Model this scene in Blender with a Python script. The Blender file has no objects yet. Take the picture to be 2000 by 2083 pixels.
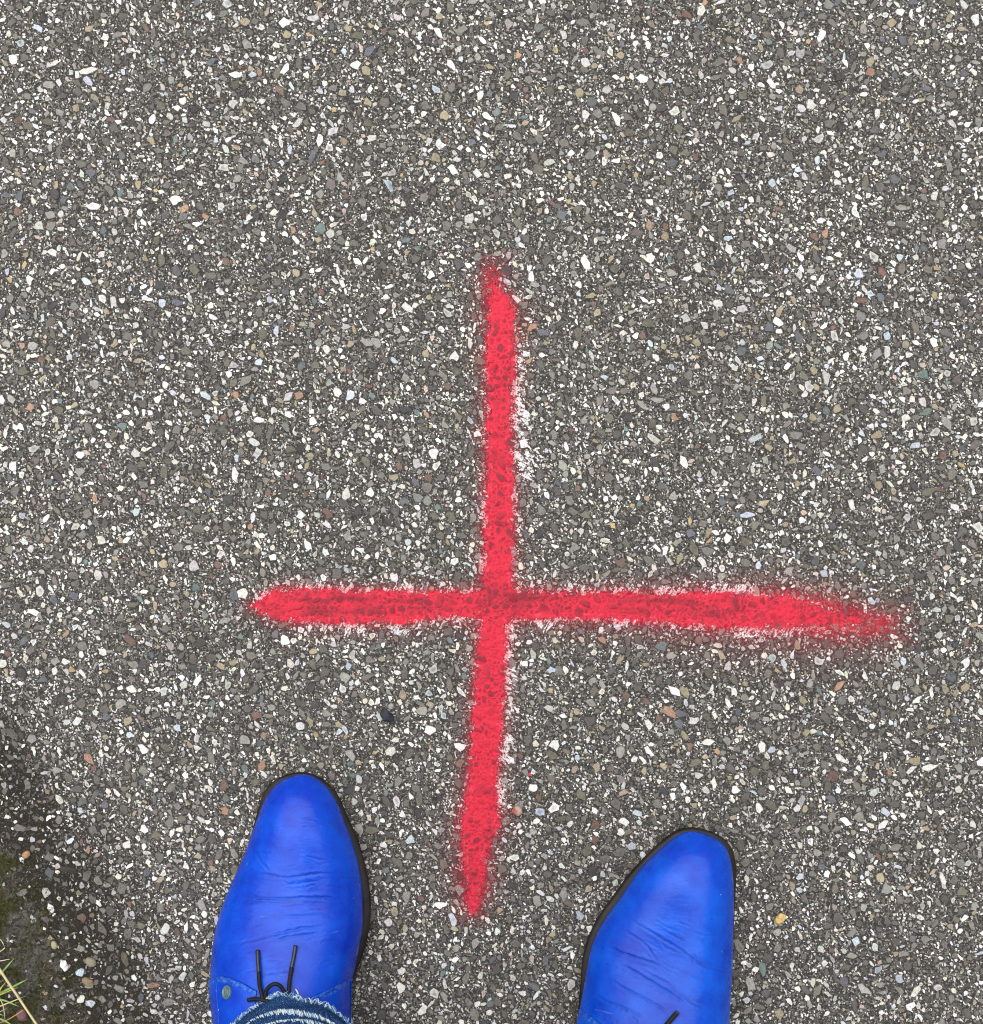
import bpy, math, random
import numpy as np
from mathutils import Vector
from mathutils.bvhtree import BVHTree

C = bpy.context.scene
COL = C.collection
rng = np.random.default_rng(7)
random.seed(7)

# ------------------------------------------------------------------ camera
H = 1.30                      # phone held 1.3 m above the pavement, looking straight down
S = 0.000325                  # metres of ground per photograph pixel (2000 px wide)
cam_d = bpy.data.cameras.new("camera")
cam = bpy.data.objects.new("camera", cam_d)
COL.objects.link(cam)
cam.location = (0, 0, H)
cam_d.sensor_fit = 'HORIZONTAL'
cam_d.angle = 2 * math.atan(1000 * S / H)
cam_d.clip_start = 0.02
cam_d.clip_end = 1000
C.camera = cam

# ------------------------------------------------------------------ sky, sun, exposure (overcast)
SUN_EL, SUN_AZ = math.radians(78), math.radians(-35)
world = bpy.data.worlds.new("World")
C.world = world
world.use_nodes = True
nt = world.node_tree
nt.nodes.clear()
sky = nt.nodes.new('ShaderNodeTexSky')
sky.sky_type = 'NISHITA'
sky.sun_disc = False
sky.sun_elevation = SUN_EL
sky.sun_rotation = SUN_AZ
sky.dust_density = 3.0
hs = nt.nodes.new('ShaderNodeHueSaturation')
hs.inputs['Saturation'].default_value = 0.18
bg = nt.nodes.new('ShaderNodeBackground')
bg.inputs['Strength'].default_value = 0.055
wo = nt.nodes.new('ShaderNodeOutputWorld')
nt.links.new(sky.outputs[0], hs.inputs['Color'])
nt.links.new(hs.outputs[0], bg.inputs['Color'])
nt.links.new(bg.outputs[0], wo.inputs['Surface'])

sd = bpy.data.lights.new("sun", 'SUN')
sd.energy = 1.5
sd.angle = math.radians(86)
sd.color = (1.0, 0.98, 0.955)
sun = bpy.data.objects.new("sun", sd)
COL.objects.link(sun)
# direction towards the sun: azimuth measured from +y towards +x
_dir = Vector((math.sin(SUN_AZ) * math.cos(SUN_EL), math.cos(SUN_AZ) * math.cos(SUN_EL), math.sin(SUN_EL)))
sun.rotation_euler = _dir.to_track_quat('Z', 'Y').to_euler()

C.view_settings.view_transform = 'Standard'
C.view_settings.look = 'None'
C.view_settings.gamma = 1.0
C.view_settings.exposure = 1.12
C.render.engine = 'CYCLES'
C.cycles.filter_width = 1.1
C.cycles.max_bounces = 6

# ------------------------------------------------------------------ helpers
def gx(px, z=0.0): return (np.asarray(px, float) - 1000.0) * S * (H - z) / H
def gy(py, z=0.0): return (1041.5 - np.asarray(py, float)) * S * (H - z) / H
def to_px(x, y, z):
    k = H / (H - z) / S
    return 1000 + x * k, 1041.5 - y * k

def lin(rgb):
    c = np.asarray(rgb, float) / 255.0
    return np.where(c <= 0.04045, c / 12.92, ((c + 0.055) / 1.055) ** 2.4)

_T = np.random.default_rng(99).random((256, 256))
def vnoise(x, y, seed=0):
    x = np.asarray(x, float) + seed * 17.31; y = np.asarray(y, float) + seed * 41.77
    xi = np.floor(x).astype(int); yi = np.floor(y).astype(int)
    fx = x - xi; fy = y - yi
    fx = fx * fx * (3 - 2 * fx); fy = fy * fy * (3 - 2 * fy)
    a = _T[xi % 256, yi % 256]; b = _T[(xi + 1) % 256, yi % 256]
    c = _T[xi % 256, (yi + 1) % 256]; d = _T[(xi + 1) % 256, (yi + 1) % 256]
    return (a * (1 - fx) + b * fx) * (1 - fy) + (c * (1 - fx) + d * fx) * fy
def fbm(x, y, seed=0, o=4):
    s = 0; a = 0.5; t = 0
    for i in range(o):
        s = s + a * vnoise(x * 2 ** i, y * 2 ** i, seed + i * 3); t += a; a *= 0.5
    return s / t
def sstep(a, b, x):
    t = np.clip((x - a) / (b - a), 0, 1)
    return t * t * (3 - 2 * t)

def herm(x, xp, fp):
    """smooth (Catmull-Rom style) 1-D interpolation"""
    x = np.asarray(x, float); xp = np.asarray(xp, float); fp = np.asarray(fp, float)
    dd = np.diff(fp) / np.diff(xp); m = np.empty_like(fp); m[0], m[-1] = dd[0], dd[-1]
    w1, w0 = np.diff(xp)[:-1], np.diff(xp)[1:]
    m[1:-1] = (dd[:-1] * w0 + dd[1:] * w1) / (w0 + w1)
    xc = np.clip(x, xp[0], xp[-1]); k = np.clip(np.searchsorted(xp, xc, 'right') - 1, 0, len(xp) - 2)
    h = xp[k + 1] - xp[k]; u = (xc - xp[k]) / h
    return (2*u**3-3*u**2+1)*fp[k] + (u**3-2*u**2+u)*h*m[k] + (-2*u**3+3*u**2)*fp[k+1] + (u**3-u**2)*h*m[k+1]

def make_mesh(name, V, polys, mats=(), midx=None, cols=None, attrs=None, smooth=False, parent=None):
    """V (n,3); polys a list of (m,k) index arrays."""
    me = bpy.data.meshes.new(name)
    V = np.asarray(V, np.float32)
    me.vertices.add(len(V)); me.vertices.foreach_set('co', V.ravel())
    polys = [np.asarray(p, np.int32) for p in polys if len(p)]
    loops = np.concatenate([p.ravel() for p in polys])
    tot = np.concatenate([np.full(len(p), p.shape[1], np.int32) for p in polys])
    start = np.concatenate([[0], np.cumsum(tot)[:-1]]).astype(np.int32)
    me.loops.add(len(loops)); me.loops.foreach_set('vertex_index', loops)
    me.polygons.add(len(tot)); me.polygons.foreach_set('loop_start', start)
    try: me.polygons.foreach_set('loop_total', tot)
    except Exception: pass
    for m in mats: me.materials.append(m)
    if midx is not None: me.polygons.foreach_set('material_index', np.asarray(midx, np.int32))
    me.polygons.foreach_set('use_smooth', np.full(len(tot), smooth, bool))
    if cols is not None:
        a = me.attributes.new('col', 'FLOAT_COLOR', 'POINT')
        c4 = np.ones((len(V), 4), np.float32); c4[:, :3] = cols
        a.data.foreach_set('color', c4.ravel())
    for k, v in (attrs or {}).items():
        a = me.attributes.new(k, 'FLOAT', 'POINT'); a.data.foreach_set('value', np.asarray(v, np.float32))
    me.update(calc_edges=True); me.validate()
    ob = bpy.data.objects.new(name, me); COL.objects.link(ob)
    if parent: ob.parent = parent
    return ob

def tag(o, label=None, cat=None, group=None, kind=None):
    if label: o['label'] = label
    if cat: o['category'] = cat
    if group: o['group'] = group
    if kind: o['kind'] = kind
    return o
def empty(name, loc, label, cat, group=None):
    o = bpy.data.objects.new(name, None); COL.objects.link(o); o.location = loc
    o.empty_display_size = 0.05
    tag(o, label, cat, group)
    return o

class NB:
    """small node-tree builder"""
    def __init__(s, name):
        s.m = bpy.data.materials.new(name); s.m.use_nodes = True
        s.t = s.m.node_tree; s.bsdf = s.t.nodes['Principled BSDF']
    def n(s, typ, **kw):
        n = s.t.nodes.new(typ)
        for k, v in kw.items(): setattr(n, k, v)
        return n
    def l(s, a, b): s.t.links.new(a, b)
    def val(s, inp, v):
        if hasattr(v, 'links'): s.l(v, inp)
        else: inp.default_value = v
    def coord(s): return s.n('ShaderNodeTexCoord').outputs['Object']
    def attr(s, name, out='Color'): return s.n('ShaderNodeAttribute', attribute_name=name).outputs[out]
    def noise(s, vec, scale, detail=3, rough=0.55):
        n = s.n('ShaderNodeTexNoise'); n.inputs['Scale'].default_value = scale
        n.inputs['Detail'].default_value = detail; n.inputs['Roughness'].default_value = rough
        if vec is not None: s.l(vec, n.inputs['Vector'])
        return n.outputs['Fac']
    def voro(s, vec, scale, feature='F1'):
        n = s.n('ShaderNodeTexVoronoi', feature=feature); n.inputs['Scale'].default_value = scale
        s.l(vec, n.inputs['Vector']); return n
    def ramp(s, fac, stops, interp='LINEAR'):
        r = s.n('ShaderNodeValToRGB'); r.color_ramp.interpolation = interp
        e = r.color_ramp.elements
        while len(e) < len(stops): e.new(0.5)
        for i, (p, c) in enumerate(stops):
            e[i].position = p
            c = (c, c, c) if isinstance(c, (int, float)) else tuple(c)
            e[i].color = (c[0], c[1], c[2], 1)
        s.l(fac, r.inputs['Fac']); return r.outputs['Color']
    def mix(s, fac, a, b, mode='MIX'):
        m = s.n('ShaderNodeMix', data_type='RGBA', blend_type=mode)
        s.val(m.inputs['Factor'], fac)
        for inp, v in ((m.inputs['A'], a), (m.inputs['B'], b)):
            if isinstance(v, (tuple, list)): inp.default_value = (v[0], v[1], v[2], 1)
            else: s.l(v, inp)
        return m.outputs['Result']
    def math(s, op, a, b=0.0):
        m = s.n('ShaderNodeMath', operation=op); s.val(m.inputs[0], a); s.val(m.inputs[1], b)
        return m.outputs[0]
    def bump(s, h, strength, dist):
        b = s.n('ShaderNodeBump'); b.inputs['Strength'].default_value = strength
        b.inputs['Distance'].default_value = dist; s.l(h, b.inputs['Height'])
        s.l(b.outputs[0], s.bsdf.inputs['Normal'])
    def set(s, **kw):
        names = dict(color='Base Color', rough='Roughness', spec='Specular IOR Level', metal='Metallic', coat='Coat Weight', coat_rough='Coat Roughness', sheen='Sheen Weight')
        for k, v in kw.items():
            inp = s.bsdf.inputs[names[k]]
            if isinstance(v, (tuple, list)): inp.default_value = (v[0], v[1], v[2], 1)
            else: s.val(inp, v)

# ------------------------------------------------------------------ materials
def mat_binder():
    b = NB('asphalt_binder'); co = b.coord()
    # fine grit at 1 mm and 2 mm; and coarser chips that carry on where the modelled chips end
    f = b.voro(co, 1100); fc = b.ramp(b.n('ShaderNodeSeparateColor').outputs[0], [(0, 0), (1, 1)])
    sep = b.n('ShaderNodeSeparateColor'); b.l(f.outputs['Color'], sep.inputs[0])
    g1 = b.ramp(sep.outputs[0], [(0.0, lin((50, 48, 46))), (0.40, lin((92, 89, 85))), (0.68, lin((134, 130, 122))), (0.86, lin((150, 146, 138))), (0.95, lin((222, 218, 208)))], 'CONSTANT')
    dist1 = b.ramp(f.outputs['Distance'], [(0.25, 1.0), (0.6, 0.35)])
    c1 = b.mix(1.0, g1, dist1, 'MULTIPLY')
    base = b.mix(b.noise(co, 60, 4), tuple(lin((70, 68, 65))), tuple(lin((96, 93, 89))))
    c1 = b.mix(0.65, base, c1)
    far = b.attr('far', 'Fac')
    v = b.voro(co, 300); sp = b.n('ShaderNodeSeparateColor'); b.l(v.outputs['Color'], sp.inputs[0])
    g2 = b.ramp(sp.outputs[1], [(0.0, lin((60, 57, 54))), (0.22, lin((104, 100, 94))), (0.42, lin((136, 132, 124))), (0.54, lin((150, 140, 118))), (0.64, lin((206, 203, 196))), (0.76, lin((244, 240, 232))), (0.97, lin((150, 100, 80)))], 'CONSTANT')
    d2 = b.ramp(v.outputs['Distance'], [(0.3, 1.0), (0.62, 0.0)])
    c2 = b.mix(d2, c1, g2)
    col = b.mix(far, c1, c2)
    mist = b.attr('mist', 'Fac')
    col = b.mix(mist, col, tuple(lin((150, 30, 48))))
    grime = b.attr('grime', 'Fac')
    col = b.mix(grime, col, tuple(lin((38, 34, 28))))
    b.set(color=col, rough=0.85, spec=0.25)
    b.bump(b.math('ADD', f.outputs['Distance'], b.noise(co, 2500, 2)), 0.6, 0.0006)
    return b.m
def mat_stone():
    b = NB('stone_chips'); co = b.coord()
    a = b.attr('col')
    m1 = b.ramp(b.noise(co, 700, 5, 0.75), [(0.30, 0.50), (0.5, 0.95), (0.70, 1.22)])
    col = b.mix(1.0, a, m1, 'MULTIPLY')
    sp = b.ramp(b.noise(co, 2200, 2), [(0.33, 0.45), (0.44, 1.0)])
    col = b.mix(0.75, col, b.mix(1.0, col, sp, 'MULTIPLY'))
    b.set(color=col, rough=b.ramp(b.noise(co, 120, 1), [(0.3, 0.45), (0.7, 0.8)]), spec=0.35)
    b.bump(b.noise(co, 1400, 3), 0.35, 0.0004)
    return b.m
def mat_paint(name, spec=0.35, rough=0.55):
    b = NB(name); co = b.coord()
    a = b.attr('col')
    m1 = b.ramp(b.noise(co, 1500, 3), [(0.3, 0.82), (0.7, 1.08)])
    b.set(color=b.mix(1.0, a, m1, 'MULTIPLY'), rough=rough, spec=spec)
    b.bump(b.noise(co, 1800, 3), 0.4, 0.0004)
    return b.m
def mat_leather(name, tint):
    b = NB(name); co = b.coord()
    big = b.noise(co, 38, 5, 0.6)
    base = b.mix(b.ramp(big, [(0.35, 0.0), (0.68, 1.0)]), tuple(np.array(tint) * np.array((0.5, 0.40, 0.70))), tuple(tint))
    # teal-grey patina where the dye is rubbed
    pat = b.ramp(b.noise(co, 85, 6, 0.7), [(0.60, 0.0), (0.74, 0.55)])
    base = b.mix(pat, base, (0.008, 0.085, 0.40))
    # dark freckles
    fr = b.ramp(b.noise(co, 420, 3, 0.6), [(0.27, 0.75), (0.35, 0.0)])
    base = b.mix(fr, base, (0.004, 0.012, 0.20))
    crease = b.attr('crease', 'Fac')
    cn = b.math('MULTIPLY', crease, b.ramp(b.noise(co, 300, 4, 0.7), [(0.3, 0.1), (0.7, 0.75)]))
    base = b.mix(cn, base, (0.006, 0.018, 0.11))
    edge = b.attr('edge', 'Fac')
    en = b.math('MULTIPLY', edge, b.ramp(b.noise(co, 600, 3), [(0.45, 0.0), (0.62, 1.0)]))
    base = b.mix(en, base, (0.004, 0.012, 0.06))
    # rubbed, greyed leather along the panel edges
    rub = b.math('MULTIPLY', b.attr('rub', 'Fac'), b.ramp(b.noise(co, 420, 4, 0.7), [(0.46, 0.0), (0.66, 0.9)]))
    base = b.mix(rub, base, (0.10, 0.30, 0.58))
    # pale pinhead scuffs
    v = b.voro(co, 130); s2 = b.n('ShaderNodeSeparateColor'); b.l(v.outputs['Color'], s2.inputs[0])
    dot = b.math('MULTIPLY', b.math('LESS_THAN', v.outputs['Distance'], 0.055), b.math('GREATER_THAN', s2.outputs[0], 0.86))
    base = b.mix(dot, base, (0.55, 0.62, 0.75))
    v2 = b.voro(co, 520); s3 = b.n('ShaderNodeSeparateColor'); b.l(v2.outputs['Color'], s3.inputs[0])
    dust = b.math('MULTIPLY', b.math('LESS_THAN', v2.outputs['Distance'], 0.22), b.math('GREATER_THAN', b.math('ADD', s3.outputs[0], b.math('MULTIPLY', edge, 0.35)), 1.08))
    base = b.mix(b.math('MULTIPLY', dust, 0.8), base, (0.40, 0.45, 0.52))
    mp = b.n('ShaderNodeMapping'); b.l(co, mp.inputs['Vector']); mp.inputs['Rotation'].default_value = (0, 0, 0.5); mp.inputs['Scale'].default_value = (60, 420, 60)
    scr = b.ramp(b.noise(mp.outputs[0], 1.0, 2, 0.5), [(0.735, 0.0), (0.76, 0.5)])
    base = b.mix(scr, base, (0.10, 0.22, 0.62))
    rough = b.ramp(b.noise(co, 70, 5, 0.65), [(0.3, 0.21), (0.7, 0.37)])
    b.set(color=base, rough=rough, spec=0.30)
    g = b.n('ShaderNodeMapping'); b.l(co, g.inputs['Vector']); g.inputs['Scale'].default_value = (1, 2.6, 1)
    h = b.math('ADD', b.math('ADD', b.math('MULTIPLY', b.noise(co, 28, 3), 2.6), b.noise(g.outputs[0], 110, 5, 0.65)), b.math('MULTIPLY', b.noise(co, 1300, 2), 0.14))
    b.bump(h, 0.30, 0.0009)
    return b.m
def mat_simple(name, c1, c2, scale, rough=0.7, spec=0.3, bump=0.3, bd=0.0005, metal=0.0):
    b = NB(name); co = b.coord()
    b.set(color=b.mix(b.ramp(b.noise(co, scale, 5, 0.65), [(0.35, 0.0), (0.65, 1.0)]), tuple(c1), tuple(c2)), rough=rough, spec=spec, metal=metal)
    b.bump(b.noise(co, scale * 3, 3), bump, bd)
    return b.m
def mat_attr(name, rough=0.7, spec=0.25, scale=800, lo=0.75):
    b = NB(name); co = b.coord()
    b.set(color=b.mix(1.0, b.attr('col'), b.ramp(b.noise(co, scale, 3), [(0.3, lo), (0.7, 1.1)]), 'MULTIPLY'), rough=rough, spec=spec)
    return b.m
def mat_denim():
    b = NB('denim'); co = b.coord()
    w = b.n('ShaderNodeTexWave', wave_type='BANDS', bands_direction='DIAGONAL'); w.inputs['Scale'].default_value = 420
    w.inputs['Distortion'].default_value = 3.0; w.inputs['Detail'].default_value = 3; w.inputs['Detail Scale'].default_value = 2
    b.l(co, w.inputs['Vector'])
    fade = b.attr('fade', 'Fac')
    dark = b.mix(b.noise(co, 120, 4), tuple(lin((8, 27, 62))), tuple(lin((20, 56, 104))))
    weave = b.ramp(w.outputs['Fac'], [(0.55, 0.0), (0.92, 0.75)])
    sp = b.ramp(b.noise(co, 1900, 2), [(0.62, 0.0), (0.72, 0.8)])
    col = b.mix(b.math('MULTIPLY', weave, 0.35), dark, tuple(lin((70, 112, 164))))
    col = b.mix(sp, col, tuple(lin((150, 186, 216))))
    col = b.mix(b.math('MULTIPLY', fade, b.ramp(b.noise(co, 500, 3), [(0.35, 0.2), (0.6, 1.0)])), col, tuple(lin((168, 196, 220))))
    b.set(color=col, rough=0.9, spec=0.15)
    b.bump(w.outputs['Fac'], 0.5, 0.0005)
    return b.m

M_BINDER, M_STONE = mat_binder(), mat_stone()
M_RED, M_WHITE = mat_paint('red_spray_paint', 0.28, 0.6), mat_paint('old_white_paint', 0.25, 0.75)
M_LEATHER_A = mat_leather('blue_leather_worn', (0.002, 0.090, 0.70))
M_LEATHER_B = mat_leather('blue_leather_clean', (0.002, 0.110, 0.72))
M_SOLE = mat_simple('sole_edge', lin((10, 9, 9)), lin((40, 31, 26)), 60, 0.5, 0.4)
M_SOLEB = mat_simple('sole_rubber', lin((22, 21, 21)), lin((36, 33, 31)), 200, 0.8, 0.3)
M_LACE = mat_simple('waxed_lace', lin((10, 10, 14)), lin((24, 24, 30)), 900, 0.6, 0.35)
M_AGLET = mat_simple('aglet_plastic', lin((26, 25, 34)), lin((46, 44, 58)), 300, 0.28, 0.6, 0.05)
M_RIVET = mat_simple('verdigris_metal', lin((70, 120, 130)), lin((122, 136, 120)), 500, 0.45, 0.5, 0.5, 0.0006, 0.35)
M_DENIM = mat_denim()
M_THREAD = mat_attr('denim_threads', 0.9, 0.15, 1500)
M_SOIL = mat_attr('damp_soil', 0.9, 0.2, 700, 0.45)
M_MOSS = mat_attr('moss_strands', 0.85, 0.2, 900)
M_BLADE = mat_attr('grass_blades', 0.5, 0.4, 400, 0.8)
M_LOOSE = mat_attr('loose_stone', 0.6, 0.35, 900, 0.7)

# ------------------------------------------------------------------ paint shapes (photograph measurements, in px)
UPR = np.array([  # y, left, right of the solid red
 (548,999,1003),(560,993,1012),(581,993,1012),(594,993,1024),(603,993,1038),(630,993,1045),(691,991,1047),(740,989,1047),(789,991,1045),(863,989,1042),
 (936,989,1042),(985,988,1045),(1063,985,1046),(1169,981,1043),(1240,977,1040),(1293,971,1033),(1360,967,1030),(1425,963,1027),(1502,959,1020),
 (1566,954,1014),(1630,946,1013),(1668,935,1019),(1693,936,1011),(1719,938,997),(1757,940,988),(1795,944,986),(1821,948,980),(1841,951,973),(1855,958,966)], float)
CRB = np.array([  # x, top, bottom
 (513,1231,1234),(522,1222,1242),(532,1212,1250),(548,1203,1255),(564,1196,1260),(628,1196,1268),(691,1198,1270),(755,1201,1267),(819,1201,1268),(883,1203,1260),
 (946,1201,1256),(1062,1198,1260),(1160,1203,1260),(1258,1203,1264),(1355,1203,1269),(1453,1204,1279),(1551,1205,1281),(1624,1212,1283),(1698,1230,1282),
 (1740,1244,1280),(1770,1254,1278),(1800,1262,1276)], float)
def inside_upright(px, py):
    l = np.interp(py, UPR[:, 0], UPR[:, 1]); r = np.interp(py, UPR[:, 0], UPR[:, 2])
    s = np.minimum(px - l, r - px)
    return np.minimum(s, np.minimum((py - 562) * .6, 1855 - py))
def inside_crossbar(px, py):
    t = np.interp(px, CRB[:, 0], CRB[:, 1]); b = np.interp(px, CRB[:, 0], CRB[:, 2])
    s = np.minimum(py - t, b - py)
    return np.minimum(s, np.minimum(px - 511, (1795 - px) * .5))
def mist_at(px, py):
    """thin red overspray on the chips beside the strokes, 0..1"""
    su, sc = inside_upright(px, py), inside_crossbar(px, py)
    wu = np.interp(py, [540, 620, 800, 1200, 1600, 1750, 1860], [13, 18, 13, 10, 14, 18, 18])
    wc = np.interp(px, [500, 600, 900, 1200, 1500, 1700, 1830], [8, 10, 10, 13, 20, 22, 20])
    below = sstep(1230, 1300, py)
    wc = wc * (1 + 0.5 * below)
    m = np.exp(np.minimum(su, 0) / wu) * (su < 8) + np.exp(np.minimum(sc, 0) / wc) * (sc < 8)
    m = m * sstep(1870, 1790, px) * sstep(520, 565, py) * sstep(1895, 1855, py)
    m = m * (0.35 + 0.9 * fbm(px / 22, py / 22, 5)) * 0.72
    return np.clip(m, 0, 0.92)
def fringe_u(px, py):
    right = px > np.interp(py, UPR[:, 0], (UPR[:, 1] + UPR[:, 2]) / 2)
    wr = np.interp(py, [640, 700, 760, 830, 960, 1010, 1100, 1190, 1270, 1330, 1400, 1480, 1560, 1620, 1700], [0, 6, 22, 30, 26, 14, 8, 8, 22, 14, 16, 22, 20, 12, 4])
    wl = np.interp(py, [640, 700, 900, 1150, 1200, 1270, 1320, 1400, 1700], [0, 3, 7, 7, 8, 16, 8, 5, 2])
    return np.where(right, wr * 1.3, wl)
def fringe_c(px, py):
    low = py > np.interp(px, CRB[:, 0], (CRB[:, 1] + CRB[:, 2]) / 2)
    wt = np.interp(px, [520, 545, 600, 650, 760, 860, 960, 1060, 1110, 1300, 1400, 1480, 1560, 1680], [4, 14, 12, 22, 16, 14, 8, 12, 16, 20, 20, 20, 14, 4])
    wb = np.interp(px, [520, 600, 650, 760, 860, 900, 980, 1050, 1150, 1250, 1400, 1560, 1680], [2, 8, 16, 24, 22, 12, 26, 28, 18, 16, 17, 15, 2])
    return np.where(low, wb, wt)
def dust_at(px, py):
    su, sc = inside_upright(px, py), inside_crossbar(px, py)
    wu, wc = fringe_u(px, py), fringe_c(px, py)
    d = np.exp(np.minimum(su, 0) / (wu * .55 + 1)) * (wu > 1.5) * (su < 6) + np.exp(np.minimum(sc, 0) / (wc * .55 + 1)) * (wc > 1.5) * (sc < 6)
    return np.clip(d * (0.25 + 0.9 * fbm(px / 14, py / 14, 29)) * 0.75, 0, 0.8)
EDGE = np.array([(-900, 300), (-300, 1150), (0, 1640), (60, 1745), (110, 1840), (160, 1945), (210, 2083), (330, 2500), (420, 3000)], float)
def edge_dist(px, py):
    """px to the right of the ragged pavement edge (negative in the soil)"""
    e = np.interp(py, EDGE[:, 1], EDGE[:, 0])
    return (px - e) * 0.88 + (fbm(px / 40, py / 40, 11) - 0.5) * 90
def grime_at(px, py):
    d = edge_dist(px, py)
    return np.clip(sstep(240, 30, d + (fbm(px / 18, py / 18, 13) - .5) * 90), 0, 1)

# ------------------------------------------------------------------ pavement: binder sheet + stone chips, one mesh
def axis(lo, hi, n, outer):
    core = np.linspace(lo, hi, n)
    return np.concatenate([-np.array(outer[::-1]), core, np.array(outer)])
outer = [0.62, 0.75, 1.0, 1.6, 3, 6, 15, 40, 120, 300]
ax_ = axis(-0.54, 0.54, 361, outer); ay_ = axis(-0.56, 0.56, 375, outer)
GX, GY = np.meshgrid(ax_, ay_)
bx, by = GX.ravel(), GY.ravel()
bpx, bpy_ = to_px(bx, by, 0)
near = (np.abs(bx) < 0.6) & (np.abs(by) < 0.6)
bz = np.where(near, (fbm(bx * 160, by * 160, 3) - 0.5) * 0.0005, 0.0)
far_attr = np.maximum(sstep(0.36, 0.42, np.abs(bx)), sstep(0.38, 0.43, np.abs(by)))
nx, ny = len(ax_), len(ay_)
idx = np.arange(nx * ny).reshape(ny, nx)
quads = np.stack([idx[:-1, :-1], idx[:-1, 1:], idx[1:, 1:], idx[1:, :-1]], -1).reshape(-1, 4)
mist_b = np.where(near, mist_at(bpx, bpy_), 0)
grime_b = np.where(near | ((bpx < 400) & (bpy_ > 900) & (np.abs(bx) < 2)), grime_at(bpx, bpy_), 0)

def pal(entries):
    c = np.array([lin(np.array(e[:3]) * 0.74 + np.mean(e[:3]) * 0.26) for e in entries]); w = np.array([e[3] for e in entries], float)
    return c, w / w.sum()
P_L = pal([(104,99,94,22),(116,111,96,18),(132,127,119,16),(104,108,114,6),(160,157,148,10),(206,203,196,8),(238,236,228,10),(174,157,124,5),(130,96,84,2.5),(76,73,74,5),(112,134,128,1.0),(186,140,108,1.0),(190,202,214,3)])
P_M = pal([(244,242,236,21),(232,225,204,13),(204,202,196,13),(154,150,141,16),(116,111,104,22),(98,93,88,12),(172,156,124,5),(206,178,160,2),(190,162,112,1.4),(206,215,228,3.5),(136,98,87,1.3),(86,84,87,2.5),(112,138,134,0.6)])
P_S = pal([(244,243,238,15),(230,225,208,10),(204,202,196,14),(156,152,144,19),(116,111,105,22),(96,91,86,12),(174,157,126,3),(186,146,118,0.8)])
P_F = pal([(246,245,240,22),(214,211,205,22),(224,217,198,10),(150,146,138,22),(104,99,94,16)])

RES = 0.00025
OW = 0.56
occ = np.zeros((int(2 * OW / RES) + 40, int(2 * OW / RES) + 40), bool)
def place(n, r0, r1, hx, hy, slack, pw=1.6):
    """dart throwing on an occupancy raster: returns x, y, r"""
    out = []
    xs = rng.uniform(-hx, hx, n); ys = rng.uniform(-hy, hy, n)
    rs = r0 + (r1 - r0) * rng.random(n) ** pw
    xi = ((xs + OW) / RES).astype(int) + 20; yi = ((ys + OW) / RES).astype(int) + 20
    ri = np.maximum((rs * slack / RES).astype(int), 1)
    for i in range(n):
        a, b, k = xi[i], yi[i], ri[i]
        w = occ[b - k:b + k + 1, a - k:a + k + 1]
        if w.any(): continue
        w[:] = True
        out.append(i)
    out = np.array(out, int)
    return xs[out], ys[out], rs[out]

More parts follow.
